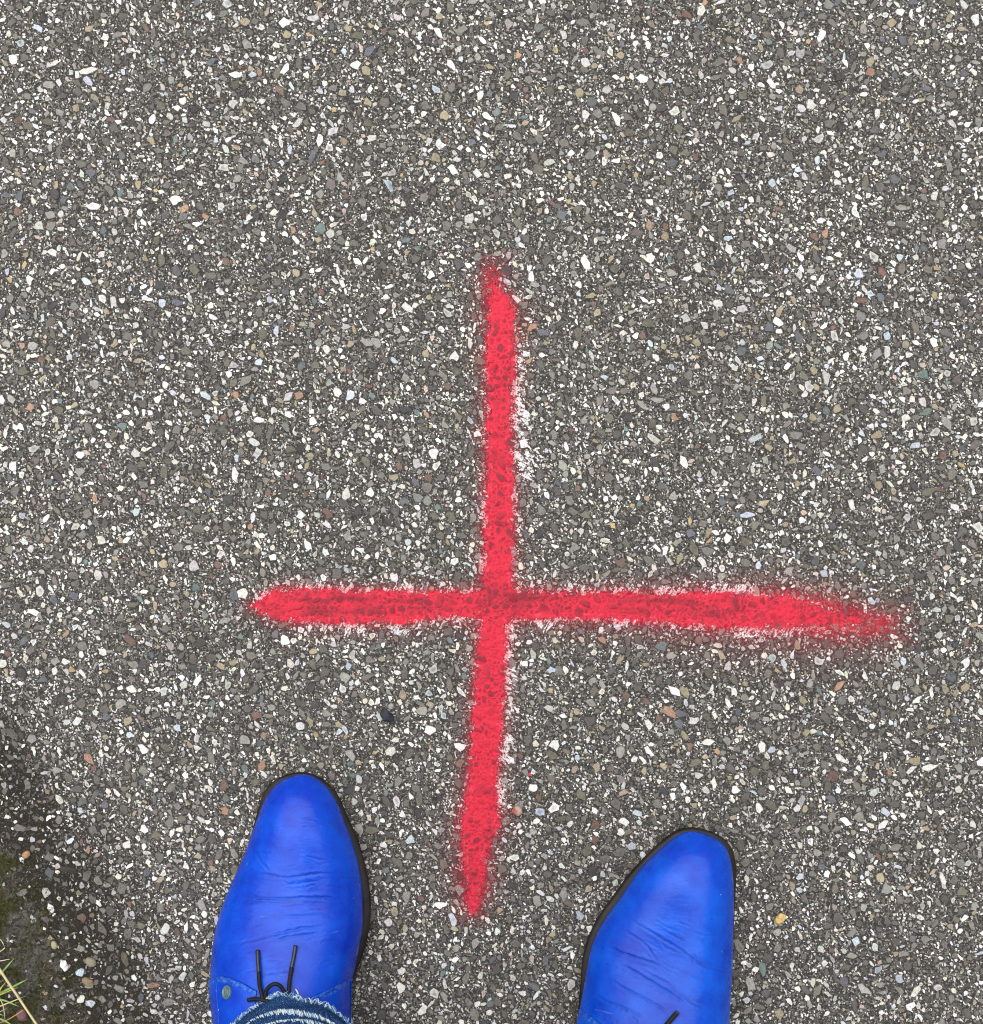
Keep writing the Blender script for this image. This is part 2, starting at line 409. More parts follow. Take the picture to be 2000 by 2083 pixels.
SV, SF, SC = [], [], []          # vertex, face, colour blocks of all chips
_off = nx * ny
STONE_BLOCKS = []
def add_chips(x, y, r, K, palette, zlo, zhi, aspect, ringed=True, dirt=True):
    global _off
    n = len(x)
    px, py = to_px(x, y, 0)
    d = edge_dist(px, py)
    fine = float(np.mean(r)) < 0.0011
    keep = rng.random(n) < np.clip((0.10 + sstep(-30, 170, d) * 1.0) if fine else (0.38 + sstep(-60, 60, d)), 0, 1)
    x, y, r, px, py = x[keep], y[keep], r[keep], px[keep], py[keep]
    n = len(x)
    ang = (np.arange(K)[None, :] + rng.uniform(-0.42, 0.42, (n, K))) * (2 * np.pi / K)
    rad = rng.uniform(0.62, 1.12, (n, K)); rad[np.arange(n), rng.integers(0, K, n)] *= 1.22; rad[np.arange(n), rng.integers(0, K, n)] *= 0.72
    asp = np.clip(aspect[0] + (aspect[1] - aspect[0]) * rng.random(n) ** 1.6, 1, 6)
    ca = rng.uniform(0, 2 * np.pi, n)
    # the roller left many slivers lying along one diagonal
    lean = rng.random(n) < 0.35
    ca[lean] = rng.normal(-0.95, 0.35, lean.sum())
    ex = np.cos(ang) * rad * np.sqrt(asp)[:, None]; ey = np.sin(ang) * rad / np.sqrt(asp)[:, None]
    ux = (ex * np.cos(ca)[:, None] - ey * np.sin(ca)[:, None]) * r[:, None]
    uy = (ex * np.sin(ca)[:, None] + ey * np.cos(ca)[:, None]) * r[:, None]
    zt = rng.uniform(zlo, zhi, n) * (0.55 + 0.45 * r / r.max())
    tx, ty = rng.normal(0, 0.10, n), rng.normal(0, 0.10, n)
    ci = rng.choice(len(palette[1]), n, p=palette[1])
    col = palette[0][ci] * rng.uniform(0.80, 1.12, (n, 1)) * rng.uniform(0.95, 1.05, (n, 3))
    lum = col.mean(1)
    col = col * (0.80 + 0.36 * fbm(x * 22 + 7, y * 22, 19, 3))[:, None]
    # flint: grey heart inside a white rind on some pale chips
    heart = np.where((lum > 0.45) & (rng.random(n) < 0.16), rng.uniform(0.35, 0.6, n), rng.uniform(0.88, 1.05, n))
    m = mist_at(px, py)[:, None]
    wd = dust_at(px, py)[:, None] * rng.uniform(0.2, 1.0, (n, 1))
    g = grime_at(px, py)[:, None] * rng.uniform(0.0, 1.0, (n, 1)) ** 1.5 * 0.75
    def paint(c):
        c = c * (1 - wd) + np.array([0.74, 0.72, 0.72]) * wd
        c = c * (1 - m) + (c * 0.30 * np.array([1.0, 0.22, 0.30]) + np.array([0.20, 0.006, 0.016])) * m
        return c * (1 - g) + np.array([0.026, 0.022, 0.015]) * g
    c_rim, c_mid = paint(col), paint(col * heart[:, None])
    blocks = []
    def ring(k, z):
        v = np.empty((n, K, 3)); v[..., 0] = x[:, None] + ux * k; v[..., 1] = y[:, None] + uy * k
        v[..., 2] = z[:, None] + (ux * tx[:, None] + uy * ty[:, None]) * k
        return v
    cen = np.stack([x + rng.normal(0, 0.12, n) * r, y + rng.normal(0, 0.12, n) * r, zt], -1)[:, None, :]
    if ringed:
        lo = ring(1.04, np.full(n, -0.0004)); lo[..., 2] = -0.0004
        hi = ring(0.90, zt * 0.80)
        V = np.concatenate([lo, hi, cen], 1); nv = 2 * K + 1
        cv = np.concatenate([np.repeat(c_rim[:, None] * 0.9, K, 1), np.repeat(c_rim[:, None], K, 1), c_mid[:, None]], 1)
        k0 = np.arange(K); k1 = (k0 + 1) % K
        q = np.stack([k0, k1, K + k1, K + k0], -1); t = np.stack([K + k0, K + k1, np.full(K, 2 * K)], -1)
    else:
        lo = ring(1.0, np.full(n, -0.0001)); lo[..., 2] = -0.0001
        V = np.concatenate([lo, cen], 1); nv = K + 1
        cv = np.concatenate([np.repeat(c_rim[:, None], K, 1), c_mid[:, None]], 1)
        k0 = np.arange(K); k1 = (k0 + 1) % K
        q = None; t = np.stack([k0, k1, np.full(K, K)], -1)
    offs = (_off + np.arange(n) * nv)[:, None, None]
    if q is not None: SF.append((offs + q[None]).reshape(-1, 4))
    SF.append((offs + t[None]).reshape(-1, 3))
    SV.append(V.reshape(-1, 3)); SC.append(cv.reshape(-1, 3))
    STONE_BLOCKS.append((V, q, t, x, y))
    _off += n * nv

add_chips(*place(12000, 0.0024, 0.0043, 0.52, 0.54, 0.80), 8, P_L, 0.0004, 0.0009, (1.0, 2.1))
add_chips(*place(90000, 0.0012, 0.0027, 0.52, 0.54, 0.74), 7, P_M, 0.0003, 0.0009, (1.0, 2.5))
add_chips(*place(260000, 0.0006, 0.0012, 0.40, 0.42, 0.66), 6, P_S, 0.0002, 0.0007, (1.0, 3.0))
nf = 85000
add_chips(rng.uniform(-.39, .39, nf), rng.uniform(-.40, .40, nf), rng.uniform(0.00022, 0.00058, nf), 5, P_F, 0.0002, 0.0006, (1.4, 6.0), ringed=False)

allV = np.concatenate([np.stack([bx, by, bz], -1)] + SV)
f3 = [f for f in SF if f.shape[1] == 3]; f4 = [f for f in SF if f.shape[1] == 4]
polys = [quads, np.concatenate(f4), np.concatenate(f3)]
midx = np.concatenate([np.zeros(len(quads)), np.ones(len(polys[1]) + len(polys[2]))])
zer = np.zeros(len(allV) - nx * ny)
pave = make_mesh('pavement', allV, polys, (M_BINDER, M_STONE), midx,
                 np.concatenate([np.full((nx * ny, 3), 0.05)] + SC),
                 dict(far=np.concatenate([far_attr, zer]), mist=np.concatenate([mist_b, zer]), grime=np.concatenate([grime_b * 0.85, zer])))
tag(pave, 'worn asphalt pavement full of white, grey and tan stone chips', None, None, 'structure')

# ------------------------------------------------------------------ sprayed cross
def bvh_near(x0, x1, y0, y1):
    vs, fs, o = [], [], 0
    for V, q, t, x, y in STONE_BLOCKS:
        s = (x > x0) & (x < x1) & (y > y0) & (y < y1)
        Vs = V[s]; n = len(Vs)
        if not n: continue
        offs = (o + np.arange(n) * V.shape[1])[:, None, None]
        if q is not None:
            qq = (offs + q[None]).reshape(-1, 4); fs.append(qq[:, [0, 1, 2]]); fs.append(qq[:, [0, 2, 3]])
        fs.append((offs + t[None]).reshape(-1, 3))
        vs.append(Vs.reshape(-1, 3)); o += n * V.shape[1]
    return BVHTree.FromPolygons(np.concatenate(vs).tolist(), np.concatenate(fs).tolist())
def box(a, k):
    for ax in (0, 1):
        p = np.pad(a, [(k, k) if i == ax else (0, 0) for i in (0, 1)], mode='edge')
        c = np.cumsum(p, axis=ax); z = np.zeros_like(np.take(c, [0], ax)); c = np.concatenate([z, c], ax)
        n = a.shape[ax]
        a = (np.take(c, range(2 * k + 1, n + 2 * k + 1), ax) - np.take(c, range(0, n), ax)) / (2 * k + 1)
    return a
def dilate(a):
    m = a.copy()
    for dx in (-1, 0, 1):
        for dy in (-1, 0, 1): m = np.maximum(m, np.roll(np.roll(a, dx, 0), dy, 1))
    return m
G = 0.95  # paint grid step in photograph px
def stroke(name, x0, x1, y0, y1, sfun, lift, parent, streaks, seed):
    pxs = np.arange(x0, x1, G); pys = np.arange(y0, y1, G)
    PX, PY = np.meshgrid(pxs, pys)
    X, Y = gx(PX), gy(PY)
    tree = bvh_near(X.min() - .006, X.max() + .006, Y.min() - .006, Y.max() + .006)
    s = sfun(PX, PY)
    D = Vector((0, 0, -1))
    Hh = np.zeros(PX.shape)
    for i, j in zip(*np.nonzero(s > -45)):
        h = tree.ray_cast(Vector((X[i, j], Y[i, j], 0.02)), D)
        if h[0] is not None: Hh[i, j] = max(h[0].z, 0)
    Hb = box(box(Hh, 2), 2)
    Z = np.maximum(Hh, Hb * 0.7)
    Z = np.maximum(box(Z, 1) * .6 + Z * .4, Hh)
    Z = dilate(Z) * 0.3 + Z * 0.7 + 0.00014 + lift
    # where the paint took: ragged by the chips, then droplets further out
    n1 = fbm(PX / 7, PY / 7, seed, 3) - 0.5; n2 = fbm(PX / 26, PY / 26, seed + 9, 3) - 0.5
    brk = fbm(PX / 9, PY / 9, seed + 14, 3)
    rel = np.clip((Hh - Hb) / 0.0003, -1, 1)
    tail = np.zeros_like(PX)
    if streaks: tail = sstep(1440, 1760, PX)
    else: tail = np.maximum(sstep(640, 550, PY), sstep(1640, 1850, PY) * 0.5)
    solid = s - 3 - 6 * (tail if streaks else 0) + n1 * 17 + n2 * 14 + rel * 2.5 > 0
    fall = 5 + 9 * tail
    prob = np.exp(np.minimum(s, 0) / fall) * (0.34 + 0.12 * tail) * (0.4 + 1.2 * fbm(PX / 16, PY / 16, seed + 4))
    r = np.random.default_rng(seed + 50)
    drops = r.random(PX.shape) < prob
    thin = (brk > 0.92 - 0.46 * tail * sstep(40, 0, s)) | ((s < 20) & (r.random(PX.shape) < 0.45 * tail * sstep(20, 0, s)))
    cov = (solid & ~thin) | drops
    # the few stray drops to the right of the lower upright
    for (dx, dy, dr) in ((1077, 1575, 3.2), (1040, 1652, 2.2)):
        if not streaks: cov |= (PX - dx) ** 2 + (PY - dy) ** 2 < dr * dr
    # colour: bright in the hollows, duller where feet polished the chip tops
    Hw = box(box(Hh, 6), 6); top = sstep(0.0, 0.00026, Hh - Hw * .85)
    wear = np.clip(top * (0.22 + 0.75 * sstep(.3, .65, fbm(PX / 34, PY / 34, seed + 2))), 0, 1)
    wear = np.clip(wear + 0.40 * sstep(0.5, 0.75, fbm(PX / 45, PY / 45, seed + 7)), 0, 1)
    if streaks:
        mid = np.interp(PX, CRB[:, 0], (CRB[:, 1] + CRB[:, 2]) / 2); hw = np.interp(PX, CRB[:, 0], (CRB[:, 2] - CRB[:, 1]) / 2)
        u = (PY - mid) / hw + (fbm(PX / 60, PY / 9, seed + 3) - .5) * 0.5
        band = np.exp(-((u + 0.42) / 0.24) ** 2) + 0.75 * np.exp(-((u - 0.22) / 0.2) ** 2)
        band = band * sstep(0.30, 0.55, fbm(PX / 50, PY / 14, seed + 8)) * sstep(1620, 1450, PX) * sstep(540, 600, PX)
        wear = np.clip(wear + band * 0.7, 0, 1)
    else:
        crossing = np.exp(-((PY - 1222) / 16) ** 2) * sstep(0.3, 0.6, fbm(PX / 12, PY / 12, 77))
        wear = np.clip(wear + crossing * 0.6, 0, 1)
    bright, dull = np.array([0.66, 0.020, 0.050]), np.array([0.27, 0.018, 0.034])
    col = bright[None, None] * (1 - wear[..., None]) + dull * wear[..., None]
    pale = sstep(0.62, 0.8, fbm(PX / 6, PY / 6, seed + 6, 2)) * 0.5 * (s < 14)
    col = col * (1 - pale[..., None]) + np.array([0.80, 0.075, 0.12]) * pale[..., None]
    ny_, nx_ = PX.shape
    id_ = np.arange(nx_ * ny_).reshape(ny_, nx_)
    q = np.stack([id_[1:, :-1], id_[1:, 1:], id_[:-1, 1:], id_[:-1, :-1]], -1)[cov[:-1, :-1]]
    used = np.unique(q); mp = np.full(nx_ * ny_, -1); mp[used] = np.arange(len(used))
    V = np.stack([X.ravel(), Y.ravel(), Z.ravel()], -1)[used]
    ob = make_mesh(name, V, [mp[q]], (M_RED,), None, col.reshape(-1, 3)[used], None, True, parent)
    return ob

cross = empty('painted_cross', (0, 0, 0), 'large red spray painted cross with white fringes on the asphalt', 'painted cross')
stroke('crossbar_stroke', 480, 1870, 1150, 1350, inside_crossbar, 0.0, cross, True, 21)
stroke('upright_stroke', 890, 1100, 505, 1890, inside_upright, 0.00022, cross, False, 31)

def undercoat(parent):
    """older white paint that shows in ragged flecks along the strokes"""
    Vs, Qs, Cs, o = [], [], [], 0
    for kind, (x0, x1, y0, y1) in (('u', (930, 1100, 640, 1700)), ('c', (520, 1680, 1155, 1345))):
        pxs = np.arange(x0, x1, G); pys = np.arange(y0, y1, G)
        PX, PY = np.meshgrid(pxs, pys); X, Y = gx(PX), gy(PY)
        tree = bvh_near(X.min() - .006, X.max() + .006, Y.min() - .006, Y.max() + .006)
        su, sc = inside_upright(PX, PY), inside_crossbar(PX, PY)
        if kind == 'u':
            s = su; w = fringe_u(PX, PY) * (sc < -2)
        else:
            s = sc; w = fringe_c(PX, PY) * (su < -2)
        if kind == 'u': fa, fb = (PX + PY * .5) / 9, (PY - PX * .5) / 3.2
        else: fa, fb = (PX + PY * .55) / 3.2, (PY - PX * .3) / 9
        f1 = fbm(fa, fb, 61, 3); f2 = fbm(PX / 3.2, PY / 3.2, 67, 2); f3 = fbm(PX / 30, PY / 30, 71, 2); f4 = fbm(PX / 13, PY / 13, 73, 2)
        reach = s + w * (0.15 + 1.25 * sstep(.25, .75, f3))
        dens = sstep(-8, 16, reach) * (w > 1) * (0.7 + .5 * sstep(.36, .62, f4))
        cov = (s > -70) & (s < 8) & (f1 * 0.7 + f2 * 0.3 < 0.22 + 0.31 * dens) & (dens > 0.05)
        cov &= ~((s < -2) & (fbm(PX / 2.2, PY / 2.2, 83, 2) > 0.7))
        Z = np.zeros(PX.shape); D = Vector((0, 0, -1))
        for i, j in zip(*np.nonzero(dilate(cov.astype(float)) > 0)):
            h = tree.ray_cast(Vector((X[i, j], Y[i, j], 0.02)), D)
            if h[0] is not None: Z[i, j] = max(h[0].z, 0)
        Z = np.maximum(box(Z, 1), Z) + 0.00007
        tint = np.clip(np.exp(np.minimum(s, 0) / 9.0) * (0.2 + 0.9 * fbm(PX / 11, PY / 11, 91)) * 0.75, 0, 0.8)[..., None]
        col = np.array([0.82, 0.81, 0.80]) * (0.8 + 0.25 * f2[..., None]) * (1 - tint) + np.array([0.86, 0.10, 0.16]) * tint
        ny_, nx_ = PX.shape; id_ = np.arange(nx_ * ny_).reshape(ny_, nx_)
        q = np.stack([id_[1:, :-1], id_[1:, 1:], id_[:-1, 1:], id_[:-1, :-1]], -1)[cov[:-1, :-1]]
        used = np.unique(q); mp = np.full(nx_ * ny_, -1); mp[used] = np.arange(len(used))
        Vs.append(np.stack([X.ravel(), Y.ravel(), Z.ravel()], -1)[used]); Qs.append(mp[q] + o); Cs.append(col.reshape(-1, 3)[used]); o += len(used)
    ob = make_mesh('white_undercoat', np.concatenate(Vs), [np.concatenate(Qs)], (M_WHITE,), None, np.concatenate(Cs), None, True, parent)
    ob['label'] = 'ragged white paint showing along the red edges'
undercoat(cross)

# ------------------------------------------------------------------ tubes, discs
def tube_arrays(path, rad, k=10, cap=True, flat=1.0):
    P = np.asarray(path, float); n = len(P)
    rad = np.full(n, rad, float) if np.isscalar(rad) else np.asarray(rad, float)
    T = np.gradient(P, axis=0); T /= np.linalg.norm(T, axis=1)[:, None] + 1e-12
    up = np.array([0, 0, 1.0])
    A = np.cross(T, up); ln = np.linalg.norm(A, axis=1)[:, None]
    A = np.where(ln > 1e-4, A / np.maximum(ln, 1e-9), np.array([1.0, 0, 0])); B = np.cross(A, T)
    th = np.arange(k) * 2 * np.pi / k
    V = P[:, None] + rad[:, None, None] * (np.cos(th)[None, :, None] * A[:, None] + flat * np.sin(th)[None, :, None] * B[:, None])
    V = V.reshape(-1, 3)
    i = np.arange(n - 1)[:, None] * k; j = np.arange(k)[None]; j1 = (j + 1) % k
    Q = np.stack([i + j, i + j1, i + k + j1, i + k + j], -1).reshape(-1, 4)
    F3 = np.zeros((0, 3), int)
    if cap:
        V = np.concatenate([V, P[:1], P[-1:]]); a, b = n * k, n * k + 1
        jj = np.arange(k); j1 = (jj + 1) % k
        F3 = np.concatenate([np.stack([j1, jj, np.full(k, a)], -1), np.stack([(n - 1) * k + jj, (n - 1) * k + j1, np.full(k, b)], -1)])
    return V, Q, F3
def join(parts):
    Vs, Qs, Ts, o = [], [], [], 0
    for V, Q, T in parts:
        Vs.append(V); Qs.append(np.asarray(Q) + o); Ts.append(np.asarray(T) + o); o += len(V)
    return np.concatenate(Vs), [np.concatenate(Qs), np.concatenate(Ts)]
def smooth_path(pts, n=40):
    P = np.asarray(pts, float)
    d = np.concatenate([[0], np.cumsum(np.linalg.norm(np.diff(P, axis=0), axis=1))])
    t = np.linspace(0, d[-1], n); m = np.empty_like(P)
    m[1:-1] = (P[2:] - P[:-2]) / (d[2:] - d[:-2])[:, None]; m[0] = (P[1] - P[0]) / (d[1] - d[0]); m[-1] = (P[-1] - P[-2]) / (d[-1] - d[-2])
    k = np.clip(np.searchsorted(d, t, 'right') - 1, 0, len(P) - 2)
    h = (d[k + 1] - d[k]); u = ((t - d[k]) / h)[:, None]; h = h[:, None]
    return (2*u**3-3*u**2+1)*P[k] + (u**3-2*u**2+u)*h*m[k] + (-2*u**3+3*u**2)*P[k+1] + (u**3-u**2)*h*m[k+1]

# ------------------------------------------------------------------ shoes
class Shoe:
    def __init__(s, left, right, tip, heel, sole_l, sole_r, sole_tip, creases, skew, label, mat):
        s.tip, s.heel, s.skew, s.creases, s.mat = tip, heel, skew, creases, mat
        s.L, s.R = np.array(left, float), np.array(right, float)
        s.sl, s.sr, s.st = sole_l, sole_r, sole_tip
        s.root = empty('shoe', (float(gx(tip[0])), float(gy(tip[1])) - 0.15, 0), label, 'shoe', 'blue lace-up shoes worn by one person')
        s.off = np.array(s.root.location)
    # heights along the shoe, d = metres behind the toe tip
    D = np.array([0, .0015, .005, .010, .020, .035, .055, .080, .105, .130, .155, .180, .205, .235, .270, .295, .306])
    TZ = np.array([.0150, .0195, .0245, .0300, .0358, .0402, .0418, .0440, .0500, .0590, .0700, .0840, .0960, .0900, .0740, .0640, .0300])
    def top(s, d): return herm(np.sqrt(np.maximum(d, 0)), np.sqrt(s.D), s.TZ)
    def spring(s, d): return 0.006 * np.clip(1 - d / 0.07, 0, 1) ** 2
    def point(s, ph, d):
        """ph 0 = right foot of the section, pi = left; d metres behind the tip (ground metres)"""
        ln = (s.heel[1] - s.tip[1]) * S
        py = s.tip[1] + d / S * 1.0
        u = np.sqrt(np.maximum(py - s.tip[1], 0))
        uL = np.sqrt(np.maximum(s.L[:, 1] - s.tip[1], 0)); uR = np.sqrt(np.maximum(s.R[:, 1] - s.tip[1], 0))
        xl, xr = herm(u, uL, s.L[:, 0]), herm(u, uR, s.R[:, 0])
        ap = (xl + xr) / 2 + s.skew * (xr - xl) * sstep(0.0, 0.06, d)
        z0 = 0.0085 + s.spring(d); tz = s.top(d) + s.spring(d) * 0.5
        c, n_ = np.cos(ph), np.sin(ph)
        ex = 0.84
        xx = np.where(c > 0, ap + (xr - ap) * np.abs(c) ** ex, ap - (ap - xl) * np.abs(c) ** ex)
        zz = z0 + (tz - z0) * np.abs(n_) ** 0.90
        # the silhouette sits a little above the welt: tuck the lowest part in
        tuck = 1 - 0.045 * np.exp(-(np.abs(n_) / 0.16) ** 2)
        xx = ap + (xx - ap) * tuck
        zref = 0.020
        X = gx(xx, zref); Y = gy(py, np.minimum(zz, 0.03) * 0 + 0.020)
        return np.stack([X, Y, zz + 0 * X], -1)
    def surf(s, ph, d, crease=True):
        P = s.point(ph, d)
        e = 1e-4
        a = s.point(ph + 2e-3, d) - s.point(ph - 2e-3, d); b = s.point(ph, d + e) - s.point(ph, np.maximum(d - e, 0))
        N = np.cross(b, a); N /= np.linalg.norm(N, axis=-1)[..., None] + 1e-12
        N = np.where((N[..., 2:3] < -0.2), -N, N)
        return P, N
    def displace(s, P, N):
        """creases and soft ripples of the vamp"""
        px, py = to_px(P[..., 0], P[..., 1], P[..., 2])
        disp = np.zeros(px.shape); cr = np.zeros(px.shape)
        wob = (fbm(px / 9, py / 9, 15, 3) - 0.5) * 5
        for pts, dep, wid in s.creases:
            q = np.array(pts, float); best = np.full(px.shape, 1e9); fade = np.zeros(px.shape); L = len(q) - 1
            for k in range(L):
                ax, ay = q[k]; bx_, by_ = q[k + 1]; vx, vy = bx_ - ax, by_ - ay
                t = np.clip(((px - ax) * vx + (py + wob - ay) * vy) / (vx * vx + vy * vy), 0, 1)
                dd = np.hypot(px - ax - t * vx, py + wob - ay - t * vy); u = (k + t) / L
                f = np.minimum(1, np.minimum(u, 1 - u) * 5 + 0.0)
                up = dd < best; best = np.where(up, dd, best); fade = np.where(up, f, fade)
            g = np.exp(-(best / wid) ** 2) * fade; g2 = np.exp(-((best - 2.4 * wid) / (1.6 * wid)) ** 2) * fade
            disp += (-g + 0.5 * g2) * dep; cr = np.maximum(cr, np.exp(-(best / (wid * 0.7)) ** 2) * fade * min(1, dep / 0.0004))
        return P + N * disp[..., None], cr
    def wrinkles(s, region, ang, n, seed):
        R = random.Random(seed); x0, x1, y0, y1 = region
        for _ in range(n):
            x, y = R.uniform(x0, x1), R.uniform(y0, y1); L = R.uniform(12, 55); a = math.radians(ang + R.gauss(0, 11)); b = R.gauss(0, .12)
            p = [(x + L * (t - .5) * math.cos(a + b * t), y + L * (t - .5) * math.sin(a + b * t)) for t in (0, .33, .66, 1)]
            s.creases.append((p, R.uniform(.00006, .00022), R.uniform(1.1, 2.0)))
    def build(s):
        nd, np_ = 430, 300
        dmax = (s.heel[1] - s.tip[1]) * S
        th = np.linspace(0, 1, nd); d = dmax * np.where(th < 0.75, (th / 0.75) ** 1.7 * 0.66, 0.66 + (th - .75) / .25 * 0.34)
        ph = np.linspace(0, np.pi, np_)
        PH, DD = np.meshgrid(ph, d)
        P, N = s.surf(PH, DD)
        flatN = np.where((DD < 0.012)[..., None], np.array([0, 0, 1.0]), N)
        P2, cr = s.displace(P, flatN)
        px, py = to_px(P2[..., 0], P2[..., 1], P2[..., 2])
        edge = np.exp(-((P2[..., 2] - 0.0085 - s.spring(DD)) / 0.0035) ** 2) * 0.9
        id_ = np.arange(nd * np_).reshape(nd, np_)
        q = np.stack([id_[:-1, :-1], id_[:-1, 1:], id_[1:, 1:], id_[1:, :-1]], -1).reshape(-1, 4)
        V = P2.reshape(-1, 3) - s.off
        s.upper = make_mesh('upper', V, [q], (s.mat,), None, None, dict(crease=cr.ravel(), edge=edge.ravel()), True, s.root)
        s.bvh = BVHTree.FromPolygons(P2.reshape(-1, 3)[:, :].tolist(), q.tolist())
        s.build_sole()
    def build_sole(s):
        pts = [s.st] + list(s.sr) + list(reversed(s.sl))
        q = np.array([(gx(a, .009), gy(b, .009), 0) for a, b in pts] , float)
        q = smooth_path(np.concatenate([q[-3:], q, q[:3]]), 420)
        # keep one full loop
        c = q[:, :2].mean(0)
        a0 = smooth_path(np.concatenate([np.array([(gx(a, .009), gy(b, .009), 0) for a, b in pts]), [(gx(s.st[0], .009), gy(s.st[1], .009), 0)]]), 361)[:-1]
        out = a0[:, :2]
        # light smoothing round the loop
        for _ in range(6): out = (np.roll(out, 1, 0) + out * 2 + np.roll(out, -1, 0)) / 4
        cen = out.mean(0); n = len(out)
        tang = np.roll(out, -1, 0) - np.roll(out, 1, 0); nrm = np.stack([tang[:, 1], -tang[:, 0]], -1); nrm /= np.linalg.norm(nrm, axis=1)[:, None]
        if ((out - cen) * nrm).sum() < 0: nrm = -nrm
        tipy = gy(s.tip[1]); d = np.clip(tipy - out[:, 1], 0, 1); sp = s.spring(d)
        rings = []
        for inset, z in ((0.004, 0.0), (0.0012, 0.0), (0.0004, 0.0008), (0.0002, 0.0040), (0.0010, 0.0046), (0.0002, 0.0052), (0.0, 0.0078), (0.0008, 0.0090), (0.005, 0.0092)):
            rings.append(np.concatenate([out - nrm * inset, (z + sp + 0.0012)[:, None]], 1))
        V = np.concatenate(rings); m = len(rings)
        i = np.arange(m - 1)[:, None] * n; j = np.arange(n)[None]; j1 = (j + 1) % n
        Q = np.stack([i + j, i + j1, i + n + j1, i + n + j], -1).reshape(-1, 4)
        V = np.concatenate([V, [[cen[0], cen[1], 0.0012]], [[cen[0], cen[1], 0.0092 + .0012]]])
        jj = np.arange(n); k1 = (jj + 1) % n
        T = np.concatenate([np.stack([k1, jj, np.full(n, m * n)], -1), np.stack([(m - 1) * n + jj, (m - 1) * n + k1, np.full(n, m * n + 1)], -1)])
        s.sole = make_mesh('sole', V - s.off, [Q, T], (M_SOLE,), None, None, None, True, s.root)
    def hit(s, px, py, lift=0.0):
        o = Vector((0, 0, H)); t = Vector((float(gx(px)), float(gy(py)), 0)); dr = (t - o).normalized()
        h = s.bvh.ray_cast(o, dr)
        p, n = (h[0], h[1]) if h[0] is not None else (t, Vector((0, 0, 1)))
        if n.z < 0: n = -n
        return np.array(p + n * lift)
    def on(s, pts, n=40, lift=0.0):
        """path lying on the upper; each point px, py, extra lift"""
        return smooth_path([s.hit(p[0], p[1], lift + (p[2] if len(p) > 2 else 0)) for p in pts], n)
    def quarter(s, curve, ph0, ph1, dend, name='quarter'):
        """side panel whose front edge follows CURVE (photograph px), lying 1.1 mm proud of the vamp"""
        c = np.array(curve, float); o = np.argsort(c[:, 0]); c = c[o]
        ph = np.linspace(ph0, ph1, 150); ds = np.linspace(0.06, dend, 400)
        PH, DD = np.meshgrid(ph, ds); P = s.point(PH, DD); px, py = to_px(P[..., 0], P[..., 1], P[..., 2])
        ok = py > np.interp(px, c[:, 0], c[:, 1])
        # first d after which the panel covers
        last_out = ok.shape[0] - 1 - np.argmax(~ok[::-1], axis=0)
        dv = ds[np.minimum(last_out + 1, len(ds) - 1)]
        k = np.ones(9) / 9; dv = np.convolve(np.pad(dv, 4, mode='edge'), k, 'valid')
        nr = 110; t = np.linspace(0, 1, nr) ** 1.5
        PH, TT = np.meshgrid(ph, t); DD = dv[None] + (dend - dv[None]) * TT
        PHs = PH
        P, N = s.surf(PHs, DD)
        lift = np.full(P.shape[:2], 0.0012); 
        rel = (DD - dv[None]); lift *= sstep(-0.0001, 0.0007, rel) * 0.85 + 0.15
        lift += 0.00035 * np.exp(-((rel - 0.0012) / 0.0007) ** 2) - 0.0003 * np.exp(-((rel - 0.0032) / 0.0006) ** 2)
        P = P + N * lift[..., None]
        Pb, Nb = s.surf(PH[:1], dv[None]); Pb = Pb - Nb * 0.0006
        A = np.concatenate([Pb, P]); n1, n2 = A.shape[:2]
        rr = np.concatenate([np.zeros((1, n2)), rel])
        id_ = np.arange(n1 * n2).reshape(n1, n2)
        q = np.stack([id_[:-1, :-1], id_[:-1, 1:], id_[1:, 1:], id_[1:, :-1]], -1).reshape(-1, 4)
        V = A.reshape(-1, 3)
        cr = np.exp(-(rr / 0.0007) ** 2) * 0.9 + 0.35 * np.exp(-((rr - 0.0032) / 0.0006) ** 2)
        zz = A[..., 2]
        return make_mesh(name, V - s.off, [q], (s.mat,), None, None, dict(crease=cr.ravel(), edge=(np.exp(-((zz - .0085) / .0035) ** 2)).ravel(), rub=np.exp(-((rr - .0022) / .0016) ** 2).ravel()), True, s.root)

